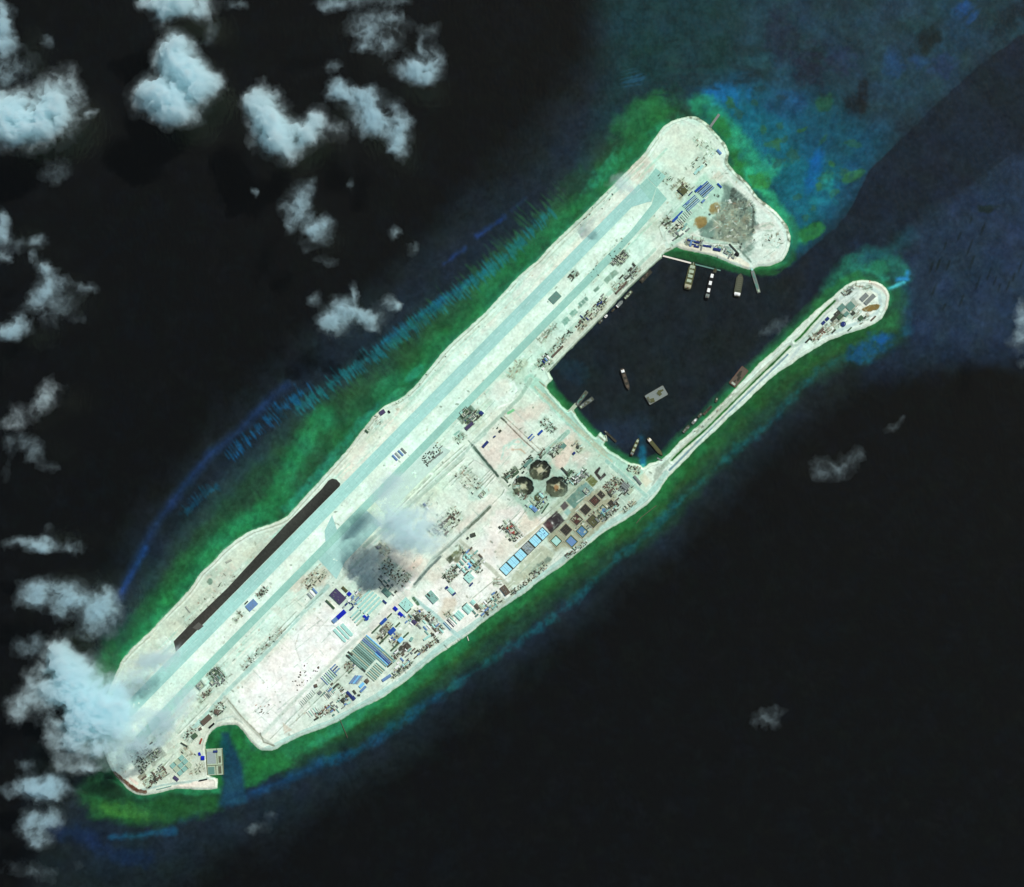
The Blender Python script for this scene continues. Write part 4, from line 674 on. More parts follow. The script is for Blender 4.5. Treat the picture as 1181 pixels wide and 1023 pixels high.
shed(498.6,688.4,14,8.6,-48,'teal','teal roofed hall alone on the white sand','hall','hall',8,style='flat'); shed(494.4,686.2,5,2,-45,'dark','dark pit shed at the notch of the lone teal hall',h=9.6)
shed(515.3,677.5,3.8,3,35,'navy','small dark blue hut at the north end of a mint roof'); shed(520.2,681,8,5,-45,'mint','mint roof lying between two dark blue huts'); shed(523.9,684.8,5,2.2,40,'navy','small dark blue hut at the south end of a mint roof')
shed(492.8,735,10,2.6,34,'mint','pale mint shed near the southern beach road'); shed(499,732,4,2.4,34,'dark','dark hut at the east end of the pale mint shed'); shed(446,781.6,12,3.6,34,'slate','slate blue shed by the coast road south of the barracks')
shed(474.5,737,5,3.4,60,'teal','small teal shed at the crowded yard south end')
# big barrack block
def bc(i): return ['deepteal','teal','teal','palegreen','teal','deepteal'][i%6] if i<11 else ['slate','teal','sky','slate'][i%4]
row((410.6,765.4),(432.6,741.2),15,27,1.55,-41.5,bc,'the fifteen long roofs in the big barrack block','long roofs of the big barrack block',h=5,name='barrack',cat='barrack')
row((427.3,780.9),(439.0,768.6),8,13.5,1.3,-41.5,['palegreen','teal'],'the eight short roofs south of the barrack block','short roofs south of the barrack block',h=5,name='barrack',cat='barrack')
row((438.2,761.6),(446.4,753.6),6,21,1.5,-43,['teal','sky','blue','slate','palegreen','teal'],'the six roofs east of the barrack block','six roofs east of the barrack block',h=5,name='barrack',cat='barrack')
shed(449.7,766.6,7,1.8,42,'dark','thin dark shed closing the south end of the six roofs'); shed(419.4,772.4,6,2,-44,'dark','thin dark shed at the south end of the long barracks')
shed(404,753.5,7,2,-42,'dark','dark shed at the western corner of the barrack block'); shed(401.6,757,6,2,-42,'dark','second dark shed southwest of the western corner shed')
row((406.8,783.4),(415.4,783.8),5,12,1.6,52,['slate','slate','sky','slate','grey'],'the fan of five slate roofs by the coast road','fan of slate roofs',frm='west',h=5)
shed(417.2,790,7,3.4,45,'sky','white and sky blue shed south of the slate fan'); shed(419,794.4,9,3,45,'slate','slate shed nearest the beach south of the slate fan')
shed(403.2,800.8,9.5,3.4,-47,'navy','dark blue shed near the coast road, long wing'); shed(407.6,805,5,4.4,-47,'navy','square end of the dark blue shed near the coast road')
shed(409,798,5.5,2.6,-55,'dark','dark hut between the dark blue shed and the slate fan'); shed(414,801.6,3,2.2,0,'dark','tiny dark hut standing on the coast road verge')
shed(422.9,785.6,5,4,-40,'brown','dark brown hut southeast of the slate fan'); 
row((384.4,768.6),(389.0,773.0),3,8,1.5,45,['slate','navy','slate'],'the three slate roofs on the white road','three slate roofs on the white road',frm='northwest')
row((374.2,785.4),(384.8,774.8),7,12,1.0,-46,['slate','mint','teal'],'the seven teal strips west of the round tank','seven teal strips west of the round tank')
row((347,812),(361.6,797.6),10,5.5,.7,-48,['wall','grey'],'the ten small white strips along the white road','small white strips along the white road',h=3)
row((375,803.4),(383.6,795),7,10,.8,-52,['cream','grey'],'the seven pale strips north of the brown stacks','seven pale strips',h=3)
row((366,818.5),(356,824),5,8,.9,-52,['wall','mint'],'the five faint strips at the south end','faint strips at the south end',h=3,frm='northeast')
shed(364.2,790.8,4,4,20,'brown','brown hut by the white road west of the strips'); shed(369,798.6,4.4,4,45,'steel','grey square hut by the ten white strips'); shed(387,791.2,2.4,8,-45,'dark','dark L shaped hut east of the teal strips'); shed(389.6,789.4,4,2,35,'dark','short arm of the dark L shaped hut')
shed(365.2,828.6,6,2,30,'dark','long dark hut at the southern beach corner')
# --- middle quarter
row((529.2,652.4),(539.8,641.8),4,7,2.4,-46,['mint','teal','mint','mint'],'the mint compound, front row','mint compound front row',h=7); row((535.0,658.2),(545.2,647.4),4,5.6,2.4,-46,['mint','mint','sky','mint'],'the mint compound, rear row','mint compound rear row',h=7)
shed(541.6,653.6,5,2.4,52,'blue','blue hut at the south corner of the mint compound'); shed(541,666,9.5,9,-45,'mint','square mint hall south of the mint compound','hall','hall',8,style='flat'); shed(538.2,661,7,1.6,45,'dark','dark strip between the mint hall and the compound'); shed(543.6,673.8,5.4,2,48,'navy','dark blue hut at the south end of the square mint hall')
shed(582.6,680.6,11.5,7,-53,'brown','dark brown roofed warehouse by the southern beach road','warehouse','warehouse',8,style='flat')
shed(539.4,702,10.5,8.2,-44,'mint','large mint hall, northeast of the pair near the beach','hall','hall',8,n=2); shed(529.8,709.4,10,8,-44,'mint','large mint hall, southwest of the pair near the beach','hall','hall',8,n=3); shed(536,697.4,7,1.6,40,'dark','dark strip along the north edge of the large mint hall')
shed(545.6,694.4,5.5,5,-44,'mint','small mint shed at the north corner of the large mint hall'); shed(549.9,699,5.6,4.6,-48,'brown','brown roofed shed east of the large mint hall'); shed(554.8,699.4,5.6,4,-48,'palegreen','pale green shed east of the brown roofed one')
row((515.6,722.2),(523.2,715.2),5,12,1.1,-46,['slate','white','purple','white','mint'],'the five striped roofs at the junction','five striped roofs at the junction',h=4)
shed(545.6,617,6,4.6,20,'dark','dark square hut on the sand west of the white panels'); shed(539.6,620.4,2.6,2.6,45,'dark','tiny dark hut beside the dark square hut')
# pits quarter
row((614.6,579),(624.4,571.4),3,7,3,-45,['palegreen','olive','mint'],'the mixed yard south of the star pits','mixed yard south of the star pits'); shed(616.6,587.2,6.6,4.6,-45,'slate','slate blue shed with white end in the yard south of the star pits'); shed(612.4,584,3.4,3,45,'sky','small sky blue hut beside the slate blue shed'); shed(629,586,14,1.6,55,'green','dark green strip closing the east side of the mixed yard')
shed(595.2,545.8,8,3,43,'green','dark green shed west of the northern star pit'); shed(651.6,543.4,12,2.6,-46,'dark','dark shed forming one leg of a V northeast of the star pits'); shed(657.4,545.4,8,3,48,'green','dark green shed forming the other leg of the V')
shed(609,534,12,3.6,44,'deepteal','long deep teal shed above the northern star pit')
shed(735.4,553.6,13,3,-50,'steel','long grey steel roof near the outfall','warehouse','warehouse',7); shed(721,560.5,9,6.5,-40,'steel','grey roofed compound hall near the eastern corner','hall','hall',8,n=3); shed(727,566.5,7,4,50,'palegreen','pale green hall beside the grey roofed compound hall')
shed(649.8,514.6,6.5,5,45,'deepteal','deep teal block on pink ground by the harbour road'); shed(646,519.4,7,2.6,40,'palegreen','pale shed attached southwest of the deep teal block'); shed(662,522.6,3.4,3,45,'navy','small dark blue hut on pink ground east of the deep teal block'); shed(666.4,515.4,2.4,4,10,'dark','dark hut at the east corner of the pink ground')
row((611.6,503),(613.8,505.4),2,7.4,1.5,45,['blue','slate'],'the striped blue pair on the southern harbour flat','striped blue pair on the harbour flat',frm='north'); shed(623.2,498.7,7.2,2.8,45,'blue','single blue shed east of the striped blue pair')
shed(559.9,512.2,9,3.4,48,'navy','dark blue shed at the west side of the big sand square'); shed(570.4,503.4,3,1.8,35,'navy','tiny dark blue hut northeast of the dark blue shed'); shed(576.9,497,3,2.8,45,'dark','small dark square hut at the top of the sand square'); shed(573.8,493.4,1.8,1.6,45,'dark','tiniest dark hut at the top of the sand square')
shed(555.2,476.4,5,4.4,-40,'navy','dark blue shed at the east end of the green plant works'); shed(541.2,491.2,11,4,42,'purple','dark roofed shed south of the green plant works'); shed(552,481,9,1.8,45,'dark','dark strip shed between the plant works and the road')
shed(629.6,414.6,4.6,1.9,-50,'slate','slate hut in the white cluster on the west quay'); shed(627,417.2,4.6,1.9,-50,'navy','dark blue hut in the white cluster on the west quay'); shed(632.2,412,4.6,1.9,-50,'white','white hut in the white cluster on the west quay'); shed(624.6,421,4,2.4,45,'dark','dark hut at the south end of the west quay'); shed(626.6,425.2,3,2.2,45,'white','white hut beside the dark one at the quay end')
shed(643,405.3,18,2.5,45,'brown','long brown shed on the west quay'); shed(716.3,332.3,17,2.2,45,'brown','long brown open store near the middle of the west quay'); 
shed(640,343.2,13,9,45,'deepteal','rectangular teal pad building between runway and taxiway','hall','hall',3,style='flat',wall='deepteal'); shed(290.3,697.8,13,8.4,43,'slate','slate blue hall between runway and taxiway in the south','hall','hall',5,style='flat'); shed(284.3,694.8,5,1.6,45,'dark','dark strip at the northwest edge of the slate blue hall')
row((455.4,527.8),(465.6,519.8),4,8.4,2.6,-46,['slate','grey','slate','steel'],'the four grey panels between runway and taxiway','grey panels between runway and taxiway',h=4)
row((357.4,687),(363.2,681.4),3,8,2.6,-48,['grey','white','slate'],'the three white and slate roofs near the apron','roofs near the apron',h=5)
shed(217,702.6,9,2.6,-52,'concrete','small concrete building alone on the northwest verge',h=4); shed(264,647,7,2.6,25,'concrete','low concrete building on the northwest verge near the bulge',h=4); shed(441,475.4,6.6,5,35,'purple','dark roofed post on the northwest bulge of the coast'); shed(448.8,474.8,3.4,2.2,-50,'black','black hut east of the dark roofed post'); shed(423,497.4,5,2.4,-40,'green','green hut on the beach southwest of the coastal post'); shed(489.6,582,4,2.6,-50,'navy','small dark blue hut near the middle of the island'); shed(493,586,4,2,-50,'white','small white hut near the middle of the island')
# --- southwest end
shed(238,830,13.5,6.4,42,'brown','large brown ribbed shed by the inlet','warehouse','warehouse',9,n=4); shed(244.3,836.6,8,2.4,42,'black','narrow black shed at the edge of the inlet'); shed(224.4,848.6,6.6,5.6,40,'green','dark green framed shed near the inlet'); shed(231.8,854.6,2,7,-20,'red','narrow reddish shed at the inlet shore'); shed(231,840.4,3.6,3.4,30,'brown','small square brown hut between two larger sheds')
shed(212.5,858.6,9,1.8,-30,'dark','thin dark shed on the sand west of the inlet'); shed(234,874,4.4,5,0,'royal','royal blue shed beside the concrete dock'); shed(230.4,869.4,2.6,4,20,'royal','small royal blue hut northwest of the blue shed by the dock'); shed(234.4,899.3,10,1.5,12,'black','thin black shed on the southern beach'); shed(203,897.6,7,4,-40,'purple','dark purple shed at the south edge of the panelled roofs'); shed(189.3,908.2,18,1,14,'teal','very thin teal shed along the southwest beach')
for i in range(3):
    for j in range(3):
        shed(199.6+i*5.0+j*4.2,882.6-i*4.4+j*4.2,5.8,5.2,42,['teal','palegreen','teal'][(i+j)%3],f'{["western","middle","eastern"][i]} panel in the {["northern","middle","southern"][j]} line of the square teal roofs',group='square teal roofs at the southwest end',h=5,style='flat')
# --- northeast head
shed(787.3,219.3,10,8,-44,'olive','dark olive square hall at the northeast head','hall','hall',8,style='flat'); shed(796.5,223,6,1.4,45,'navy','thin dark blue shed east of the olive square hall')
row((809.6,214.8),(817.4,221.6),6,17,1.35,42,['blue','navy','slate'],'the wide deep blue roof at the northeast head','wide deep blue roof',h=6,frm='northwest'); shed(805.6,217.6,10,3,42,'blue','broad blue shed at the southwest end of the wide blue roof')
row((794.6,231.4),(800.0,237.4),5,19,1.0,42,['blue','slate','navy'],'the five long blue strips','five long blue strips',h=5,frm='northwest')
shed(778.5,252.8,8,3,45,'blue','blue shed at the southwest tip of the blue strips'); shed(784,246.6,9,1.9,45,'blue','blue shed between the strips and the southwest tip'); shed(793,233.2,5,2.2,45,'slate','slate hut at the north edge of the blue strips'); shed(829.8,214,7,2,-45,'blue','blue shed at the northeast end of the camp, set crosswise'); shed(810.9,232,4.4,2.6,45,'slate','slate hut south of the wide blue roof'); shed(815,228,5,1,45,'white','white hut beside the slate hut')
row((784,256.5),(795.5,243),8,8,.6,-47,['steel','wall'],'the eight thin pipe racks at the camp','eight thin pipe racks',h=3)
shed(826.9,287.8,9,3.2,-12,'navy','dark blue shed on the northern harbour beach'); shed(846.6,287,16,1.7,-47,'dark','long thin dark shed above the mooring pier'); shed(849.8,293.4,5,3.6,-30,'black','black shed near the root of the mooring pier'); shed(836,168.5,1,1,0,'white','tiny white hut on the northeast track') if False else None
shed(829.4,175.2,7,3,-48,'slate','grey blue shed by the northeast coast track'); row((803.4,197.6),(808.2,193.6),2,8,3,50,['mint','mint'],'the pale mint square at the northeast head','pale mint square',h=3); shed(766+17,272,1,1,0,'dark','x') if False else None
# --- spit tip
for x,y,L,w_,c,ph in [(954,367.8,4.6,3.8,'navy','dark blue square pad, northern of the pair'),(949.6,372.2,4.6,3.6,'navy','dark blue square pad, southern of the pair'),(961.3,367.3,7,4,'dark','dark stockyard shed next to the blue pads'),(965.6,361.6,6.6,5,'dark','dark stockyard shed west of the grey yard'),(970.4,354.8,8.6,6.4,'deepteal','deep teal yard roof in the middle of the spit tip'),(980.6,353.2,9,8,'deepteal','largest deep teal yard roof of the spit tip'),(969,365.2,7,4.6,'green','dark green yard roof south of the deep teal roof'),(976,362.2,6,4.4,'deepteal','small deep teal roof below the largest one'),(983.8,361.2,4.4,4,'dark','dark square shed southeast of the largest teal roof'),(996.6,342.8,10,5.6,'steel','grey panel roof, shorter of the two'),(1003,345.4,15,5,'steel','grey panel roof, longer of the two'),(992.6,366.9,6,5,'green','dark green shed near the southern beach of the spit'),(997.4,366,3.4,2,'dark','dark hut beside the green shed of the spit'),(1007,367.3,8,2,'brown','brown strip shed at the southeast shore of the spit'),(946.4,382,9,3,'brown','brown shed at the neck of the spit head'),(961.5,382,6,2,'dark','dark strip hut by the southern beach of the spit'),(979.9,379.5,6,1.6,'green','thin green shed on the southern beach of the spit'),(932,392.2,8,2.2,'dark','dark shed where the spit head begins'),(979.2,338,6,1.8,'dark','dark hut near the northern shore of the spit')]:
    shed(x,y,L,w_,44,c,ph+('' if 'spit' in ph else ' on the spit'),style='flat' if L*w_>30 else 'gable',h=4,wall='grey')
# --- round tanks, domes
def tank(x,y,r,col,label,h=9):
    o=root('storage_tank',label,'tank',x,y); rr=r*S; part('shell',(MB().cyl(0,0,-.5,rr,h,28),M('steel')),o); rf=part('roof',(MB().cyl(0,0,h-.5,rr*1.02,1.8,28,.35),M(col)),o); part('hatch',(MB().cyl(rr*.5,0,h+.6,1.2,1.2,10),M('white')),rf); b=MB()
    for k in range(10): b.box(rr*math.cos(k*.1),rr*math.sin(k*.1),k*.9,1.5,1,.3)
    part('stairway',(b,M('steel')),o)
tank(250,820.8,3.0,'brown','large dark round tank near the inlet'); tank(396.2,807,2.6,'dark','dark round tank on brownish ground by the coast road'); tank(972.5,373.7,2.9,'navy','dark blue round tank on the spit',7); tank(257,820,1.0,'dark','tiny round tank east of the large dark one',6)
# --- lined reservoirs: six pale panels
for k,(x,y) in enumerate([(583.7,656.1),(592.2,648.0),(600.6,639.9),(609.0,631.8),(617.4,623.6),(625.8,615.5)]):
    o=root('lined_reservoir',f'{ORD[k]} pale blue reservoir panel counted from the southwest'+(', greyed and cluttered' if k==3 else ''),'reservoir',x,y,ang=-45,group='pale blue reservoir panels'); part('rim',(MB().ringwall(11.9*S,11.5*S,2.6,-1,5),M('dark')),o)
    b=MB().box(0,0,-1,11.9*S-5.4,11.5*S-5.4,2.6); part('liner',(b,M('pane',.06) if k!=3 else M('grey')),o); d=MB(); d.box(0,0,1.6,11.9*S-5.6,1.0,.8)
    d.box(-1,9,1.6,42,.5,.5).box(5,0,1.62,.7,40,.5).box(-9,-9,1.64,24,.5,.5); part('divider',(d,M('slate')),o)
    if k in (3,5):
        e=MB(); rr=random.Random(k)
        for q in range(16 if k==3 else 5): e.box(rr.uniform(-18,18),rr.uniform(-16,16),1.7,rr.uniform(2,8),rr.uniform(1.5,5),rr.uniform(1,3),rr.uniform(0,90))
        part('equipment',(e,M('steel' if k==3 else 'slate')),o)
# --- earth-banked square basins
for k,(x,y,L,w_,c,ph) in enumerate([(693.3,570.6,7.5,6,'dark','small dark basin at the north corner'),(685.9,577.4,9,9,'brown','dark basin beside the broken white bank'),(675.2,587.7,9,9,'dark','dark green basin in the middle of the northern line'),(664.9,598.9,10,9.6,'brown','reddish brown basin of the northern line'),(652.7,611.1,9.6,9.6,'dark','dark basin at the southwest of the northern line'),(695.2,588.7,9.6,9.6,'pond','grey blue filled basin, the northernmost filled one'),(684,600.9,11,10.6,'olive','largest dark basin of the southern line'),(671.3,613,10.4,9.6,'pond','blue filled basin in the middle of the southern line'),(659,624.3,10.4,9.4,'slate','blue filled basin near the beach road'),(641.5,623.8,9.6,9,'mint','cyan filled basin next to the pale panels'),(705,580.8,6.6,6,'dark','small dark basin at the eastern corner')]):
    o=root('settling_basin','earth banked square: '+ph,'basin',x,y,ang=-44,group='earth banked basins'); L*=1.1; w_*=1.1; l,v=L*S,w_*S; b=MB().ringwall(l+6,v+6,3,-1.5,4.0); part('bank',(b,M('sand')),o); part('inner_wall',(MB().ringwall(l+.2,v+.2,4.5,-1.2,3),M('green' if c in('pond','slate','mint') else 'dark')),o)
    f=part('basin_floor',(MB().box(0,0,-1.4,l-8.6,v-8.6,1.7),M({'dark':'soil','brown':'redsoil'}.get(c,c))),o); g=MB()
    for q in range(-1,2): g.box(q*(l-12)/3.2,0,.3,.9,v-10,.6)
    g.box(0,0,.32,l-10,.9,.7)
    if c not in('pond','slate','mint'): part('pipe_grid',(g,M('brown' if c!='brown' else 'rust')),o)
# --- unfinished frames (buildings under construction)
def frame(x,y,L,Wd,ang,label,seed,col='green',dense=6):
    o=root('unfinished_building',label,'building site',x,y,ang=ang); l,v=L*S,Wd*S; rr=random.Random(seed); part('floor_slab',(MB().box(0,0,-1.5,l,v,2.0),M('palegreen')),o); b=MB()
    for q in range(dense): b.box(rr.uniform(-l*.4,l*.4),rr.uniform(-v*.4,v*.4),.5,rr.uniform(.12,.3)*l,rr.uniform(.1,.28)*v,rr.uniform(3,8),rr.choice([0,0,90]))
    part('block',(b,M(col)),o); part('outer_wall',(MB().ringwall(l-.4,v-.4,1.8,.5,5),M('steel')),o); d=MB()
    for q in range(5): d.box(rr.uniform(-l*.4,l*.4),rr.uniform(-v*.4,v*.4),.5,rr.uniform(6,l*.5),1.0,6.5,rr.choice([0,90]))
    part('scaffold',(d,M('white')),o)
frame(717.5,297,13,10,45,'square building site beside the north end of the quay road',1,'dark',8); frame(708,303,6,5,45,'small building site southwest of the square one near the quay',2)
frame(250.5,776,12,9,-48,'square building site southeast of the taxiway in the south',3,'green',9); frame(246.5,786.5,9,6,40,'lower building site below the square southern one',4,'steel',6); frame(231,790.6,8,7,40,'grey green building site nearest the cloud edge',5,'steel',5)
frame(536,475,11,8,42,'building site forming the north half of the green plant works',6,'green',9); frame(545,481,9,5,42,'building site forming the east half of the green plant works',7,'green',6)
frame(590.3,612,16,9,-50,'reddish cluttered building site north of the white panels',8,'red',8); frame(723,564.5,6,5,45,'small building site at the eastern compound',9)
frame(181,867,9,7,40,'building site beneath the edge of the large cloud',10,'dark',7); frame(164.5,888,8,6,40,'building site close to the brown southwest bank',11,'dark',6); frame(676,566,7,6,-45,'building site on the teal yard northeast of the basins',12,'steel',5)
frame(556,570,9,5,45,'faint building site in the pale central yard',13,'palegreen',6); frame(513,602,8,4,40,'building site in brown ground west of the drainage cut',14,'brown',6); frame(502,612,7,4,-45,'dim building site in the small cloud shadow',15,'brown',5); frame(437,630,7,4,45,'building site in the gap between two cloud shadows',16,'navy',5); frame(668,551,11,5,42,'building site on the mint strip northeast of the star pits',17,'green',7)
# --- docks, piers, jetties
o=root('concrete_dock','square grey concrete dock platform in the southwest inlet','dock',247.6,878.6,-2,3); part('platform',(MB().box(0,0,0,78,122,5),M('palegreen')),o); b=MB(); b.box(0,-16,5,70,2,2).box(4,-38,5,2,42,2).box(12,26,5,2,70,2).box(37,-1,5,3,118,1.5).box(-37,-1,5,3,118,1.5)
part('parapet',(b,M('olive')),o); part('work_shed',(MB().box(6,48,5,20,10,6),M('navy')),o); part('deck_pool',(MB().box(-18,-40,5,30,34,.6),M('deepteal')),o); part('deck_slab',(MB().box(-14,20,5,40,56,.5),M('grey')),o); part('rubble',(MB().box(22,-38,5,14,34,1.6).box(24,10,5,10,30,1.4),M('wet')),o)
def jetty(pts,wd,col,label,z=0,piles=True,name='jetty'):
    x0,y0=pts[0]; o=root(name,label,'jetty',x0,y0,z); a=W(x0,y0); b=MB(); pl=MB()
    for (xa,ya),(xb,yb) in zip(pts[:-1],pts[1:]):
        A=W(xa,ya);B=W(xb,yb); l=math.hypot(B[0]-A[0],B[1]-A[1]); an=math.degrees(math.atan2(B[1]-A[1],B[0]-A[0])); mx_,my_=(A[0]+B[0])/2-a[0],(A[1]+B[1])/2-a[1]; b.box(mx_,my_,1.6,l,wd,1.4,an)
        for k in range(int(l//30)+1):
            t=(k*30)/l; px,py=A[0]+(B[0]-A[0])*t-a[0],A[1]+(B[1]-A[1])*t-a[1]; pl.box(px,py,-6,1.4,max(1.4,wd+.6),7.6,an)
    part('deck',(b,M(col)),o)
    if piles: part('pile',(pl,M('wet')),o)
    return o
jetty([(764.5,295),(797,303.4)],7,'cream','pale thin pier at the northern corner of the harbour'); jetty([(797,303.6),(831,312)],6,'deepteal','dim greenish outer pier continuing the pale one')
jetty([(819,146.4),(829.6,131.6)],11,'steel','grey stub jetty on the northeast head'); jetty([(391,827.5),(401,851)],2.2,'brown','long thin brown pipeline jetty on the southern beach'); jetty([(865,306),(870,316)],9,'mint','short pale mooring ramp on the northern harbour beach')
jetty([(655,477),(665,466)],18,'palegreen','broad pale ramp behind the two moored barges'); jetty([(633,433),(629,441),(622,436)],5,'palegreen','angled quay wall at the west harbour corner'); jetty([(692,506),(699,502),(700,509)],5,'palegreen','small square slipway on the southern harbour shore'); jetty([(826.6,291),(827.6,298)],2,'brown','tiny brown pipe pier on the northern harbour beach')
jetty([(1003.5,323),(1002.2,330)],3,'red','tiny reddish landing on the northern shore of the spit'); jetty([(539,734),(540.5,739)],3,'cream','short cream groyne on the southern beach'); jetty([(734,603.5),(739,597),(757,583)],2.5,'brown','thin brown pipeline along the southern beach')
jetty([(758,528),(768,534),(760,545),(756,557)],7,'steel','grey causeway blocking the root of the spit')
# --- ships and barges
def hullpts(l,w_,bow=.22,stern=.08): return [(-l/2,-w_*.36),(-l/2+l*stern,-w_/2),(l/2-l*bow,-w_/2),(l/2-l*bow*.4,-w_*.3),(l/2,0),(l/2-l*bow*.4,w_*.3),(l/2-l*bow,w_/2),(-l/2+l*stern,w_/2),(-l/2,w_*.36)]
def ship(x,y,L,Wd,ang,kind,label,hull='hull',deck='deck',house='white',seed=0,cat=None,hatch='olive',nh=4):
    l,v=L*S,Wd*S; nm={'cargo':'cargo_ship','barge':'barge','dredger':'dredger','tug':'tugboat'}[kind]; o=root(nm,label,cat or nm.replace('_',' '),x,y,0,ang); rr=random.Random(seed)
    if kind=='barge': P=[(-l/2,-v*.46),(-l/2+3,-v/2),(l/2-3,-v/2),(l/2,-v*.46),(l/2,v*.46),(l/2-3,v/2),(-l/2+3,v/2),(-l/2,v*.46)]
    else: P=hullpts(l,v)
    h=3.2 if kind=='barge' else 5.5
    b=MB(); n=len(P); b.poly([(px*.94,py*.86,-1.5) for px,py in P]+[(px,py,h) for px,py in P],[tuple(range(n-1,-1,-1)),tuple(range(n,2*n))]+[(i,(i+1)%n,(i+1)%n+n,i+n) for i in range(n)]); part('hull',(b,M(hull)),o)
    part('deck',(MB().prism([(px*.97,py*.93) for px,py in P],h,h+.35),M(deck)),o)
    rl=MB()
    for i in range(n):
        (ax,ay),(bx,by)=P[i],P[(i+1)%n]; sl_=math.hypot(bx-ax,by-ay); rl.box((ax+bx)/2*.985,(ay+by)/2*.97,h,sl_*.97,.7,1.5,math.degrees(math.atan2(by-ay,bx-ax)))
    part('bulwark',(rl,M(hull)),o)
    if kind in('cargo','dredger'):
        for k in range(nh):
            t=-.18+.5*k/max(1,nh-1) if nh>1 else 0
            q=part('hatch_cover',(MB().box(l*t,0,h+.35,l*.5/nh*.78,v*.6,1.8),M(hatch)),o)
        hs=part('deckhouse',(MB().box(-l*.38,0,h+.3,l*.13,v*.74,7).box(-l*.37,0,h+7.3,l*.09,v*.8,3).box(-l*.38,0,h+10.3,l*.06,v*.4,2),M(house)),o); part('funnel',(MB().cyl(-l*.43,0,h+7,1.6,6.5,12,.85),M('orange')),hs)
        part('mast',(MB().cyl(l*.4,0,h,.6,9,8,.6).cyl(-l*.34,0,h+12,.4,5,8),M('steel')),o)
        if kind=='dredger':
            part('ladder_boom',(MB().box(l*.3,0,h+2,l*.36,2,1.6).box(l*.14,v*.2,h+1,l*.3,1.6,2,12),M('palegreen')),o); part('crane',(MB().box(0,v*.26,h,3,3,8).box(l*.07,v*.26,h+8,l*.17,1.2,1.2,-20),M('palegreen')),o)
    elif kind=='barge':
        c=MB()
        for k in range(nh): c.box(rr.uniform(-.36,.36)*l,rr.uniform(-.24,.24)*v,h+.35,rr.uniform(.08,.22)*l,rr.uniform(.15,.4)*v,rr.uniform(1,4),rr.choice([0,0,8,-12]))
        part('deck_cargo',(c,M(hatch)),o); part('winch_house',(MB().box(-l*.4,0,h+.3,l*.1,v*.5,4.5),M(house)),o); part('bollard',(MB().cyl(l*.45,v*.4,h,.7,1.4,8).cyl(l*.45,-v*.4,h,.7,1.4,8).cyl(-l*.45,v*.4,h,.7,1.4,8).cyl(-l*.45,-v*.4,h,.7,1.4,8),M('black')),o)
    else:
        part('wheelhouse',(MB().box(l*.08,0,h+.3,l*.3,v*.56,4).box(l*.1,0,h+4.3,l*.18,v*.44,2.6),M(house)),o); part('funnel',(MB().cyl(-l*.12,0,h+.3,1,5,10,.85),M('orange')),o)
    return o
ship(796.2,318,33,9,76,'dredger','large green brown dredger moored under the northern beach',deck='olive',hatch='palegreen',house='sand',seed=1,hatch_=None) if False else ship(796.2,318,33,9,76,'dredger','large green brown dredger moored under the northern beach',deck='olive',hatch='palegreen',house='sand',seed=1)
ship(818.7,328.7,34,5.4,77,'cargo','narrow dark tanker with white deck blocks moored in the north','black','black','steel',2,'tanker','white',3); ship(852,328.7,28,8.5,80,'cargo','broad grey cargo ship with white bridge at its southern end','hull','deck','white',3,hatch='wet',nh=7)
ship(871.6,325,27,4.2,107,'barge','slender grey green barge lying off the mooring ramp','deck','steel','palegreen',4,hatch='deepteal',nh=7); ship(852,434.6,25,9.5,52,'barge','rust brown barge alongside the spit','rust','brown','concrete',5,hatch='hull',nh=6)
ship(757,455.7,25,13,30,'barge','wide pale decked barge alone in the middle of the harbour','hull','steel','wet',6,hatch='olive',nh=6); ship(721.3,437.5,26,4.6,-72,'cargo','slim brown freighter with white stern in the open harbour','brown','hull','white',7,hatch='brown',nh=3)
ship(670.9,459.4,20,4.2,53,'barge','grey barge, northern of the moored V pair','steel','deck','steel',8,hatch='deepteal',nh=6); ship(676.3,464.7,19,4.4,36,'barge','grey barge, southern of the moored V pair','steel','deck','palegreen',9,hatch='steel',nh=6); ship(704,503.2,19,2.6,-43,'barge','thin dim barge off the southern harbour shore','hull','hull','steel',10,hatch='deck',nh=3)
ship(732.3,515.3,23,4,66,'cargo','olive freighter west of the blue outfall plume','hull','olive','steel',11,hatch='palegreen',nh=3); ship(755.7,515.3,27,4.6,-50,'cargo','olive freighter with pale stern east of the blue outfall plume','hull','olive','cream',12,hatch='olive',nh=5)
ship(791.4,494.8,11,3.6,48,'barge','grey work barge at the spit, southwest of the small white boat','hull','deck','steel',13,hatch='steel',nh=4); ship(801.2,485.4,9,3.4,48,'tug','small boat with white wheelhouse moored along the spit','hull','steel','white',14); ship(807.5,478.6,7,3,48,'tug','dim tug just northeast of the white wheelhouse boat','hull','deck','steel',15)
ship(816,473.4,14,3,46,'barge','dim brown barge moored midway along the spit','brown','hull','brown',16,hatch='brown',nh=3); ship(826.4,461,6,2.6,70,'tug','small pale tug furthest northeast on the inner spit','hull','deck','palegreen',17); ship(824.6,312,5,4,75,'tug','squat dim tug above the narrow tanker','hull','deck','olive',18)
ship(744.8,318.6,18,5,47,'barge','dim brown barge moored at the northern west quay','hull','hull','hull',19,hatch='brown',nh=6); ship(724.6,340,13,4,47,'barge','cluttered barge moored at the middle of the west quay','hull','deck','palegreen',20,hatch='palegreen',nh=8); ship(714.6,350.6,11,4,47,'cargo','small grey coaster moored at the west quay','hull','steel','white',21,hatch='steel',nh=3)
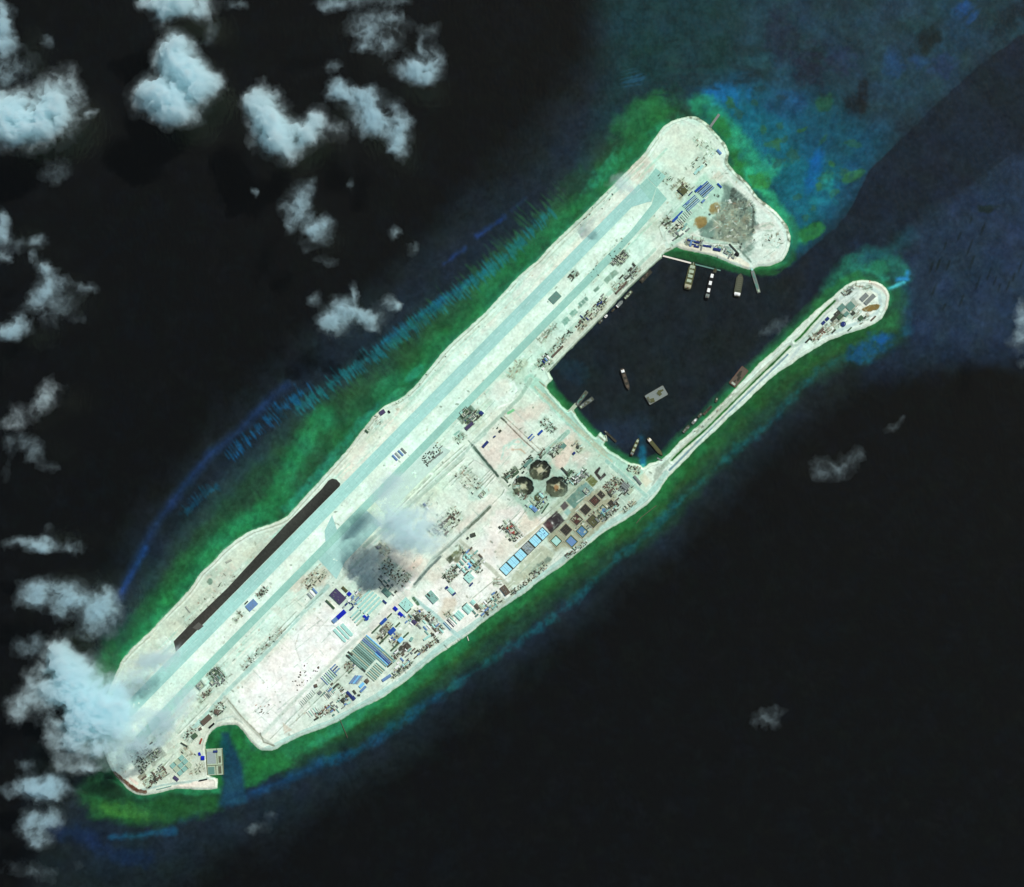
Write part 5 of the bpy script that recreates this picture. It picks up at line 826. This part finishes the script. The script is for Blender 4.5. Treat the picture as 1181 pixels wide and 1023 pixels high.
ship(699,364.6,4.6,2.6,47,'tug','small white tug at the west quay','hull','white','white',22); ship(693,370.6,6.5,2.6,47,'tug','dim grey tug southwest of the white one','hull','deck','steel',23); ship(707.4,357.4,6,2.4,47,'tug','dark tug between the coaster and the white tug','black','hull','deck',24)
# --- loose yard goods: containers, huts, trucks, piles, diggers, standing in their yards
def variants():
    V={}
    for c in('dark','brown','navy','white','rust','steel','green'):
        b=MB().box(0,0,0,12,4.2,3.8)
        for k in range(9): b.box(-5.2+k*1.3,0,.2,.35,4.5,3.4)
        V['shipping_container',c]=b.mesh('shipping_container',M(c))
    for c in('dark','olive','steel','blue'):
        b=MB().box(-1.4,0,1.2,6.2,3.2,2.2,0,1.12).box(3.2,0,1,2.6,3,2.8,0,.85).box(0,0,.7,8,2,.6)
        for px in(-3,-1.4,3):
            for py in(-1.5,1.5): b.box(px,py,0,1.3,.6,1.4)
        V['dump_truck',c]=b.mesh('dump_truck',M(c))
    for c in('wet','dark','sand','brown','palegreen'):
        for q in range(3):
            rr=random.Random(q+hash(c)%1 if False else q+len(c)*7); n=12; b=MB(); P=[]; F=[]
            for lv,(rad,hh) in enumerate(((4.4,0),(3.2,1.4),(1.6,2.6))):
                for k in range(n): a=2*math.pi*k/n; r_=rad*(1+rr.uniform(-.2,.2)); P.append((r_*math.cos(a)*1.3,r_*math.sin(a),hh+rr.uniform(-.2,.3)*(lv>0)))
            P.append((0,0,3.2)); 
            for lv in range(2):
                for k in range(n): F.append((lv*n+k,lv*n+(k+1)%n,(lv+1)*n+(k+1)%n,(lv+1)*n+k))
            for k in range(n): F.append((2*n+k,2*n+(k+1)%n,3*n))
            V['rubble_pile',c+'|'*q]=b.poly(P,F).mesh('rubble_pile',M(c))
    for c in('dark','blue','white','brown','mint'):
        b=MB().box(0,0,0,9,6,3.2).gable(0,0,3.2,9.8,6.8,1.5); V['site_hut',c]=b.mesh('site_hut',M(c))
    b=MB().box(0,0,0,5,1,1.2).box(0,2.4,0,5,1,1.2).box(0,1.2,1.2,4,3,2.4).box(3.5,1.2,3,6,.7,.7,0).box(6.6,1.2,.4,1.6,1.6,1.6); V['excavator','orange']=b.mesh('excavator',M('orange'))
    b=MB()
    for k in range(6): b.box(0,-3+k*1.2,.1,13,.9,.9)
    for k in range(5): b.box(0,-2.4+k*1.2,1.0,13,.9,.9)
    for c in('dark','steel','rust'): V['pipe_stack',c]=b.mesh('pipe_stack',M(c))
    return V
VAR=variants(); CNT={}
NOUN={'shipping_container':'shipping container','dump_truck':'dump truck','rubble_pile':'heap of spoil','site_hut':'site hut','excavator':'excavator','pipe_stack':'pipe stack'}
ADJ=dict(wet='damp grey',sand='pale sand',palegreen='pale grey',navy='dark blue',rust='rust red',steel='grey',dark='dark')
def scatter(x,y,L,Wd,ang,n,phrase,seed,kinds='cdphs',cols=('dark',),an=None):
    rr=random.Random(seed); K={'c':'shipping_container','d':'dump_truck','p':'rubble_pile','h':'site_hut','e':'excavator','s':'pipe_stack'}; placed=[]
    for i in range(n):
        for _ in range(20):
            u,v=rr.uniform(-.5,.5)*L,rr.uniform(-.5,.5)*Wd; px=x+u*math.cos(R(ang))-v*math.sin(R(ang))*-1*-1; py=y-(u*math.sin(R(ang))+v*math.cos(R(ang)))
            if all((px-a)**2+(py-b)**2>4.5 for a,b in placed): break
        placed.append((px,py)); kd=K[rr.choice(kinds)]; opts=[k for k in VAR if k[0]==kd and (k[1].strip('|') in cols)] or [k for k in VAR if k[0]==kd]; key=rr.choice(opts)
        if sd_at(np.array([px]),np.array([py]))[0]<1.2: continue
        if CNT.get(kd,0)>=295: continue
        CNT[kd]=CNT.get(kd,0)+1; o=bpy.data.objects.new(kd,VAR[key]); C.objects.link(o); o.location=W(px,py,ground_z(px,py)-.1); s_=rr.uniform(.5,1.15); o.scale=(s_*rr.uniform(.8,1.3),s_*rr.uniform(.8,1.2),s_)
        o.rotation_euler=(0,0,R((an if an is not None else rr.choice([45,45,-45,-40]))+rr.uniform(-8,8) if kd!='rubble_pile' else rr.uniform(0,360)))
        c=key[1].strip('|'); o['label']=f'{ADJ.get(c,c)} {NOUN[kd]} {phrase}'; o['category']=NOUN[kd].split()[-1] if kd!='rubble_pile' else 'spoil heap'; o['group']=f'{ADJ.get(c,c)} {NOUN[kd]}s {phrase}'
for a in YARDS:
    scatter(*a)
def huts(x,y,L,Wd,ang,n,phrase,seed,cols,l0=3,l1=7,w0=1.2,w1=2.4):
    rr=random.Random(seed); sizes=[(rr.uniform(l0,l1),rr.uniform(w0,w1)) for _ in range(5)]; pl=[]
    for i in range(n):
        for _ in range(30):
            u,v=rr.uniform(-.5,.5)*L,rr.uniform(-.5,.5)*Wd; px=x+u*math.cos(R(ang))+v*math.sin(R(ang)); py=y-u*math.sin(R(ang))+v*math.cos(R(ang))
            if all((px-a)**2+(py-b)**2>14 for a,b in pl): break
        else: continue
        if sd_at(np.array([px]),np.array([py]))[0]<2.5: continue
        pl.append((px,py)); c=rr.choice(cols); sz=rr.choice(sizes); nm={'steel':'grey','deepteal':'dark teal','dark':'dark','slate':'slate blue','white':'white','mint':'mint','teal':'teal','palegreen':'pale grey green','brown':'brown','navy':'dark blue','grey':'grey','green':'dark green'}[c]
        shed(px,py,sz[0],sz[1],ang if rr.random()<.75 else ang-90,c,f'small {nm} roofed hut {phrase}','hut','hut',4,group=f'{nm} huts {phrase}')
T1=('teal','mint','steel','dark','deepteal','white','slate','brown')
for a in [(466,757,30,20,42,20,'between the six roofs and the netted strips',1,T1),(498,724,24,20,-48,16,'on the plots behind the junction',2,T1),(390,812,30,14,38,14,'in the southern stores by the coast road',3,T1),(408,693,20,10,45,8,'between the workshop and the mint barracks',4,('white','slate','navy','mint')),
 (540,650,34,26,45,18,'loosely round the mint compound',5,T1),(560,700,34,14,40,14,'on the beach side yard west of the brown warehouse',6,T1),(618,582,20,16,45,10,'in the mixed yard below the star pits',7,('deepteal','green','palegreen','steel','dark')),(594,548,26,9,42,9,'on the green strip above the western star pit',8,('green','deepteal','dark')),
 (668,550,24,9,42,10,'on the strip beside the long teal yard',9,('steel','dark','mint')),(712,566,26,16,42,14,'on the ground of the eastern compound',10,('steel','palegreen','brown','dark')),(700,592,34,7,40,9,'along the eastern verge by the basins',11,('steel','dark','teal')),(545,480,22,10,42,9,'inside the plant works',12,('green','dark','deepteal')),
 (500,524,24,10,42,8,'in the stone yard by the taxiway',13,('palegreen','steel')),(250,780,20,14,-48,9,'within the southern works yard',14,('green','steel','deepteal')),(180,893,34,12,38,14,'on the rubble ground at the southwest tip',15,('steel','dark','palegreen','brown')),(172,868,24,14,40,8,'in the dim ground under the cloud edge',16,('steel','dark')),
 (722,318,34,7,47,8,'behind the northern west quay',17,('steel','brown','dark')),(680,360,50,7,47,12,'behind the busy west quay',18,('steel','brown','dark','navy')),(785,268,22,8,42,9,'in the camp stock rows',19,('steel','green','teal')),(806,282,26,6,-12,9,'behind the northern harbour shore',20,('navy','steel','slate')),(838,291,20,5,-30,6,'near the mooring ramp yard',21,('steel','teal')),
 (446,676,26,16,-44,12,'in the darkest cloud shadow',22,('deepteal','steel','dark')),(520,602,28,12,45,8,'on the brown central ground',23,('palegreen','brown')),(585,612,20,16,-50,8,'beside the reddish site',24,('brown','palegreen','dark')),(640,516,20,8,45,6,'on the pink harbour ground',25,('steel','palegreen')),(470,712,20,10,-45,8,'behind the mint hall',26,T1),(380,797,16,8,45,6,'near the seven pale strips',27,T1)]:
    huts(*a)
# ---------------------------------------------------------------- clouds: closed bodies of even vapour, their thickness sets how dense they look
def vol_mat(name, dens, col):
    m = bpy.data.materials.new(name); m.use_nodes = True; n = m.node_tree; n.nodes.remove(n.nodes['Principled BSDF']); out = n.nodes['Material Output']
    v = n.nodes.new('ShaderNodeVolumePrincipled'); v.inputs['Color'].default_value = (*col, 1); v.inputs['Density'].default_value = dens; v.inputs['Absorption Color'].default_value = (0, 0, 0, 1); v.inputs['Anisotropy'].default_value = 0
    n.links.new(v.outputs[0], out.inputs['Volume']); return m
VM = vol_mat('cloud_vapour', .020, (.835, .975, .998)); VB = vol_mat('bluish_vapour', .020, (.74, .935, .99)); VT = vol_mat('thin_vapour', .018, (.82, .945, .965))
def cloud(label, blobs, T=150, alt=400, seed=1, mat=None, rough=.9, thr=.03, sc_=16, st=.9):
    """blobs: (x, y, rx, ry, rot, amp) where they are seen on the map; the body floats at alt, so it stands nearer the point below the camera"""
    lo = T < 150 and alt > 395 and mat is None; mat = mat or (VB if lo else VM); T = T * (.62 if lo else 1); k_ = (CAM_H - alt) / CAM_H
    x0 = min(b[0] - b[2] * 2 for b in blobs); x1 = max(b[0] + b[2] * 2 for b in blobs); y0 = min(b[1] - max(b[2], b[3]) * 2 for b in blobs); y1 = max(b[1] + max(b[2], b[3]) * 2 for b in blobs)
    x0 = min(x0, min(b[0] - max(b[2], b[3]) * 2 for b in blobs)); x1 = max(x1, max(b[0] + max(b[2], b[3]) * 2 for b in blobs))
    xs = np.arange(x0, x1, st); ys = np.arange(y0, y1, st); X, Y = np.meshgrid(xs, ys); wx = X + 3.5 * fbm(X, Y, 18, seed + 20) + 1.6 * fbm(X, Y, 5, seed + 22); wy = Y + 3.5 * fbm(X, Y, 18, seed + 30) + 1.6 * fbm(X, Y, 5, seed + 33)
    F = np.zeros(X.shape)
    for bx, by, rx, ry, rot, am in blobs:
        c, q = math.cos(R(rot)), math.sin(R(rot)); u = ((wx - bx) * c - (wy - by) * q) / rx; v = ((wx - bx) * q + (wy - by) * c) / ry
        F = np.maximum(F, 0) + am * np.exp(-(u * u + v * v) * 1.1) * (1 - np.clip(F, 0, .85) * .6)
    bil = 1 - np.abs(fbm(wx, wy, sc_ * .7, seed, 4)); n1 = fbm(wx, wy, sc_, seed + 7, 5)
    G = F * (1 + rough * .45 * n1 + rough * .35 * (bil - .6)) - thr + .10 * rough * n1
    Sk = np.clip(F - .02, 0, .5) * np.clip(.55 + .8 * fbm(wx, wy, 9, seed + 40, 4), 0, 2)
    t = T * .09 * Sk + T * 1.6 * (1 - np.exp(-1.0 * np.clip(G, 0, None) ** 2.5)) * (.7 + .4 * bil)
    t = t * (1 + .25 * fbm(X, Y, 5, seed + 11, 3)); t = np.where(t > .35, t, 0)
    on = t > 0; keepc = on[:-1, :-1] & on[1:, :-1] & on[:-1, 1:] & on[1:, 1:]
    if not keepc.any(): return
    ny, nx = X.shape; idx = np.arange(nx * ny).reshape(ny, nx); Fq = np.stack([idx[1:, :-1], idx[1:, 1:], idx[:-1, 1:], idx[:-1, :-1]], -1)[keepc]
    used = np.zeros(nx * ny, bool); used[Fq.ravel()] = True; re = np.cumsum(used) - 1; Ft = re[Fq]; N = int(used.sum())
    cx = float(X.ravel()[used].mean()); cyy = float(Y.ravel()[used].mean()); tt = t.ravel()[used]
    px = (X.ravel()[used] - cx) * S * k_; py = -(Y.ravel()[used] - cyy) * S * k_
    top = np.stack([px, py, tt * .72], -1); bot = np.stack([px, py, -tt * .28], -1)
    E = {}
    a = np.concatenate([Ft[:, [0, 1]], Ft[:, [1, 2]], Ft[:, [2, 3]], Ft[:, [3, 0]]]); key = a[:, 0].astype(np.int64) * (N + 1) + a[:, 1]; rkey = a[:, 1].astype(np.int64) * (N + 1) + a[:, 0]
    bd = a[~np.isin(key, rkey)]
    side = np.stack([bd[:, 1], bd[:, 0], bd[:, 0] + N, bd[:, 1] + N], -1)
    me = make_mesh('cloud', np.concatenate([top, bot]), np.concatenate([Ft, Ft[:, ::-1] + N, side])); me.materials.append(mat)
    o = bpy.data.objects.new('cloud', me); C.objects.link(o); w_ = W(cx, cyy); o.location = (w_[0] * k_, w_[1] * k_, alt); o['label'] = label; o['category'] = 'cloud'
    return o
cloud('big white cloud on the upper left edge of the picture', [(22,135,42,24,-10,1.25),(66,122,18,24,0,1.1),(50,150,22,16,30,.9),(5,140,20,26,0,.9),(62,95,26,14,30,.4),(88,105,10,22,20,.42),(100,132,18,5,20,.36)], 150, 450, 1)
cloud('narrow white cloud cut by the left edge, topmost there', [(2,30,9,30,0,1.2),(10,50,14,10,0,.6),(16,12,8,6,30,.4),(5,85,14,18,0,.5),(28,74,20,16,0,.28)], 140, 450, 2)
cloud('white cloud cut by the top edge above the dense round one', [(208,2,30,16,0,1.2),(190,18,14,9,40,.7),(172,4,14,8,0,.5),(232,12,14,12,0,.5),(242,35,8,12,0,.22)], 150, 450, 3)
cloud('dense bright white cloud, heart shaped, in the upper left', [(202,58,18,18,0,1.4),(216,82,26,17,-20,1.5),(188,112,26,20,0,1.5),(204,130,20,14,0,1.3),(232,104,18,16,30,1.2),(247,92,9,10,0,.6),(172,105,12,10,0,.9)], 150, 450, 4, rough=.6)
cloud('lumpy white cloud, left one of the touching upper pair', [(310,140,18,26,10,1.3),(322,160,20,18,0,1.0),(352,155,24,14,15,1.0),(300,108,16,12,20,.42),(366,135,12,12,0,.5),(334,178,10,8,0,.6),(288,118,10,10,0,.3),(395,152,12,14,0,.22)], 150, 450, 5)
cloud('mottled white cloud, right one of the touching upper pair', [(394,106,16,12,-20,.95),(425,118,24,16,-30,.95),(440,140,20,16,-40,.8),(462,150,12,26,0,.9),(456,172,10,8,0,.85),(418,138,16,12,-40,.8)], 110, 450, 6, rough=1.1)
cloud('ragged grey cloud at the top centre left', [(418,30,18,14,20,.55),(450,24,20,16,0,.6),(442,50,24,14,-20,.52),(414,54,10,6,10,.5)], 100, 450, 7, rough=1.2)
cloud('small bright cloud below the ragged grey one', [(485,78,22,14,-10,.95),(488,86,14,12,0,.8),(500,66,12,16,0,.55),(486,52,5,16,0,.5),(497,34,12,10,30,.32),(462,82,10,8,0,.4)], 120, 450, 8)
cloud('thin cloud cut by the top edge at centre left', [(385,4,18,8,0,.75),(412,2,18,9,0,.75),(450,2,24,6,0,.35),(375,10,8,6,0,.5)], 110, 450, 9)
cloud('upright bluish cloud left of the reef', [(342,236,12,22,-10,.78),(352,248,12,14,20,.6),(361,216,9,12,-20,.4),(334,258,9,10,0,.36),(322,240,10,10,0,.2)], 100, 450, 10)
cloud('low bluish cloud just below the upright one', [(363,264,16,9,0,.85),(376,258,10,10,0,.6),(352,282,14,12,0,.26),(376,276,12,8,0,.24)], 100, 450, 11)
cloud('white cloud whose tail lies along the reef spurs', [(386,368,15,15,0,.85),(378,374,10,12,0,.75),(395,352,10,12,20,.6),(412,362,14,7,0,.8),(430,367,16,8,-8,.85),(409,340,5,14,0,.62),(446,350,12,12,20,.4),(456,354,6,6,0,.7),(430,378,10,5,0,.4),(365,345,10,10,30,.34),(362,352,8,8,0,.3)], 95, 430, 12)
cloud('broken white cloud on the left edge, bright lump lowest', [(20,376,18,13,20,1.0),(10,384,14,8,10,.8),(54,330,13,22,-10,.8),(42,348,12,14,30,.6),(44,278,11,9,0,.5),(40,296,8,9,0,.5),(55,306,10,8,0,.45),(96,332,16,6,-8,.45),(74,326,14,9,0,.4),(75,352,22,14,10,.27),(92,368,14,6,10,.26),(62,366,20,12,0,.26)], 110, 450, 13)
cloud('small white cloud cut by the left edge above the broken one', [(2,264,9,16,0,1.1),(6,296,12,7,10,.6),(20,284,20,10,0,.24)], 120, 450, 14)
cloud('faint grey cloud on the left, slanting up to the right', [(60,450,14,18,-30,.48),(48,464,14,12,30,.42),(24,480,22,16,30,.34),(8,488,12,8,20,.36)], 90, 450, 15, VM)
cloud('faint grey cloud on the left, slanting down to the right', [(28,508,12,10,-30,.34),(40,524,12,14,-30,.36),(56,540,12,8,0,.38),(8,514,10,12,0,.3),(6,545,8,14,0,.24)], 90, 450, 16)
cloud('small flat bluish cloud left of the reef tip', [(38,626,20,8,0,.85),(56,630,16,8,0,.7),(82,632,12,10,0,.6),(10,628,14,8,0,.24),(58,610,8,8,0,.22)], 110, 430, 17)
cloud('soft grey blue cloud above the largest cloud', [(60,680,30,14,0,.72),(40,690,18,12,20,.6),(86,688,20,16,0,.55),(74,706,24,14,0,.4),(36,746,20,12,0,.42)], 110, 420, 18)
cloud('soft round cloud against the northwest reef', [(118,688,14,14,0,.85),(126,706,16,20,0,.62),(108,708,18,16,0,.55),(98,730,24,10,0,.3)], 100, 420, 19)
cloud('largest brilliant white cloud covering the southwest end', [(72,760,18,20,20,1.6),(86,785,30,24,-30,1.7),(108,812,34,24,-20,1.7),(98,838,36,20,0,1.4),(136,800,14,16,0,.7),(84,772,14,16,0,1.2),(60,800,18,16,0,.8),(118,862,28,11,0,.6),(104,886,22,8,0,.55),(135,836,18,16,0,.6),(28,806,18,14,0,.42),(20,822,12,14,0,.5),(42,780,14,12,0,.42),(84,858,24,12,0,.5),(144,876,16,9,0,.4),(70,878,12,12,0,.3)], 120, 330, 20, rough=1.1, st=.9, sc_=22)
cloud('bluish veil reaching east from the largest cloud over the runway', [(172,766,30,14,14,.85),(194,755,24,11,20,.65),(150,782,24,16,0,.62),(140,800,20,16,0,.5)], 90, 320, 21, VT, rough=.9)
cloud('bluish veil lying over the southern sheds beside the largest cloud', [(176,838,30,22,10,.8),(198,822,26,18,20,.75),(214,800,20,12,45,.5),(160,856,24,14,0,.5),(178,860,16,8,0,.5),(150,825,22,18,0,.55)], 85, 320, 22, VT, rough=.9)
cloud('white cloud at the lower left, upper one of two lobes', [(48,912,26,12,0,.85),(36,904,18,10,0,.7),(66,908,16,12,0,.65),(12,912,16,8,0,.5),(30,880,14,8,0,.24)], 120, 400, 23)
cloud('white cloud at the lower left, lower one of two lobes', [(48,944,22,13,0,.85),(40,956,16,12,0,.7),(46,972,14,8,0,.5)], 120, 400, 24)
cloud('large thin blue veil over the middle of the island', [(468,606,34,22,15,.78),(486,618,28,18,0,.7),(500,630,26,10,20,.5),(452,600,26,20,0,.75),(478,590,30,14,0,.55),(470,622,30,14,0,.6)], 125, 385, 25, VT, rough=.9)
cloud('small thin blue veil northwest of the large one', [(444,560,22,15,10,.62),(460,552,16,10,30,.4),(436,574,14,10,0,.45)], 100, 385, 26, VT, rough=.7)
cloud('tiny thin veil beside the northern runway end', [(716,211,9,10,40,.62),(706,206,9,5,30,.3),(724,203,6,6,0,.45),(729,216,7,5,0,.45)], 170, 385, 27, VT, rough=.7)
cloud('small faint veil right of the large blue one', [(541,566,12,8,10,.38),(528,560,8,5,0,.35)], 45, 385, 28, VT, rough=.5)
cloud('thin grey cloud over open sea on the right', [(966,540,18,12,-10,.44),(986,528,14,11,20,.42),(950,548,14,8,0,.32),(940,534,10,8,0,.3)], 90, 450, 29)
cloud('tiny faint wisp northeast of the thin grey cloud', [(1028,492,10,6,20,.33),(1040,482,6,6,0,.28)], 80, 450, 30)
cloud('small dim cloud over open sea at the lower right', [(884,828,18,12,0,.38),(900,822,10,10,0,.33),(874,838,10,6,0,.3)], 60, 450, 31)
cloud('small bluish cloud cut by the right edge', [(1178,372,9,20,0,.8),(1172,392,12,8,0,.5),(1176,408,10,12,0,.22)], 90, 450, 32)
cloud('tiny faint cloud near the bottom left', [(300,955,14,8,0,.33),(310,940,10,6,0,.3)], 80, 450, 33)
cloud('faint smoky wisp over the harbour mouth', [(885,382,20,8,15,.30),(900,374,16,8,20,.32)], 50, 400, 34)
cloud('faint wisp in the lower left corner', [(24,1002,26,12,0,.30),(55,1010,16,12,0,.28),(90,1000,14,10,0,.25)], 70, 450, 35)
for k,(x,y,rx,ry,a,ph) in enumerate([(379,76,10,8,.3,'tiny wisp between the touching pair and the ragged cloud'),(404,211,4,7,.42,'tiny wisp below the mottled cloud'),(293,222,4,8,.38,'tiny wisp left of the upright bluish cloud'),(454,268,9,9,.33,'tiny wisp right of the low bluish cloud'),(474,288,8,8,.25,'faintest wisp halfway to the reef'),(52,45,10,9,.28,'tiny wisp beside the cloud on the upper left edge'),(272,8,12,8,.26,'tiny wisp at the top edge right of the cut cloud'),(372,302,16,8,.24,'faint wisp beneath the low bluish cloud'),(1182,420,10,8,.25,'tiny wisp low on the right edge'),(60,200,20,14,.24,'faint wisp beneath the big cloud on the left'),(242,40,12,14,.25,'faint wisp right of the cut top cloud')]):
    cloud(ph, [(x,y,rx,ry,0,a),(x+rx*.6,y-ry*.3,rx*.7,ry*.7,0,a*.8)], 85, 450, 40 + k)
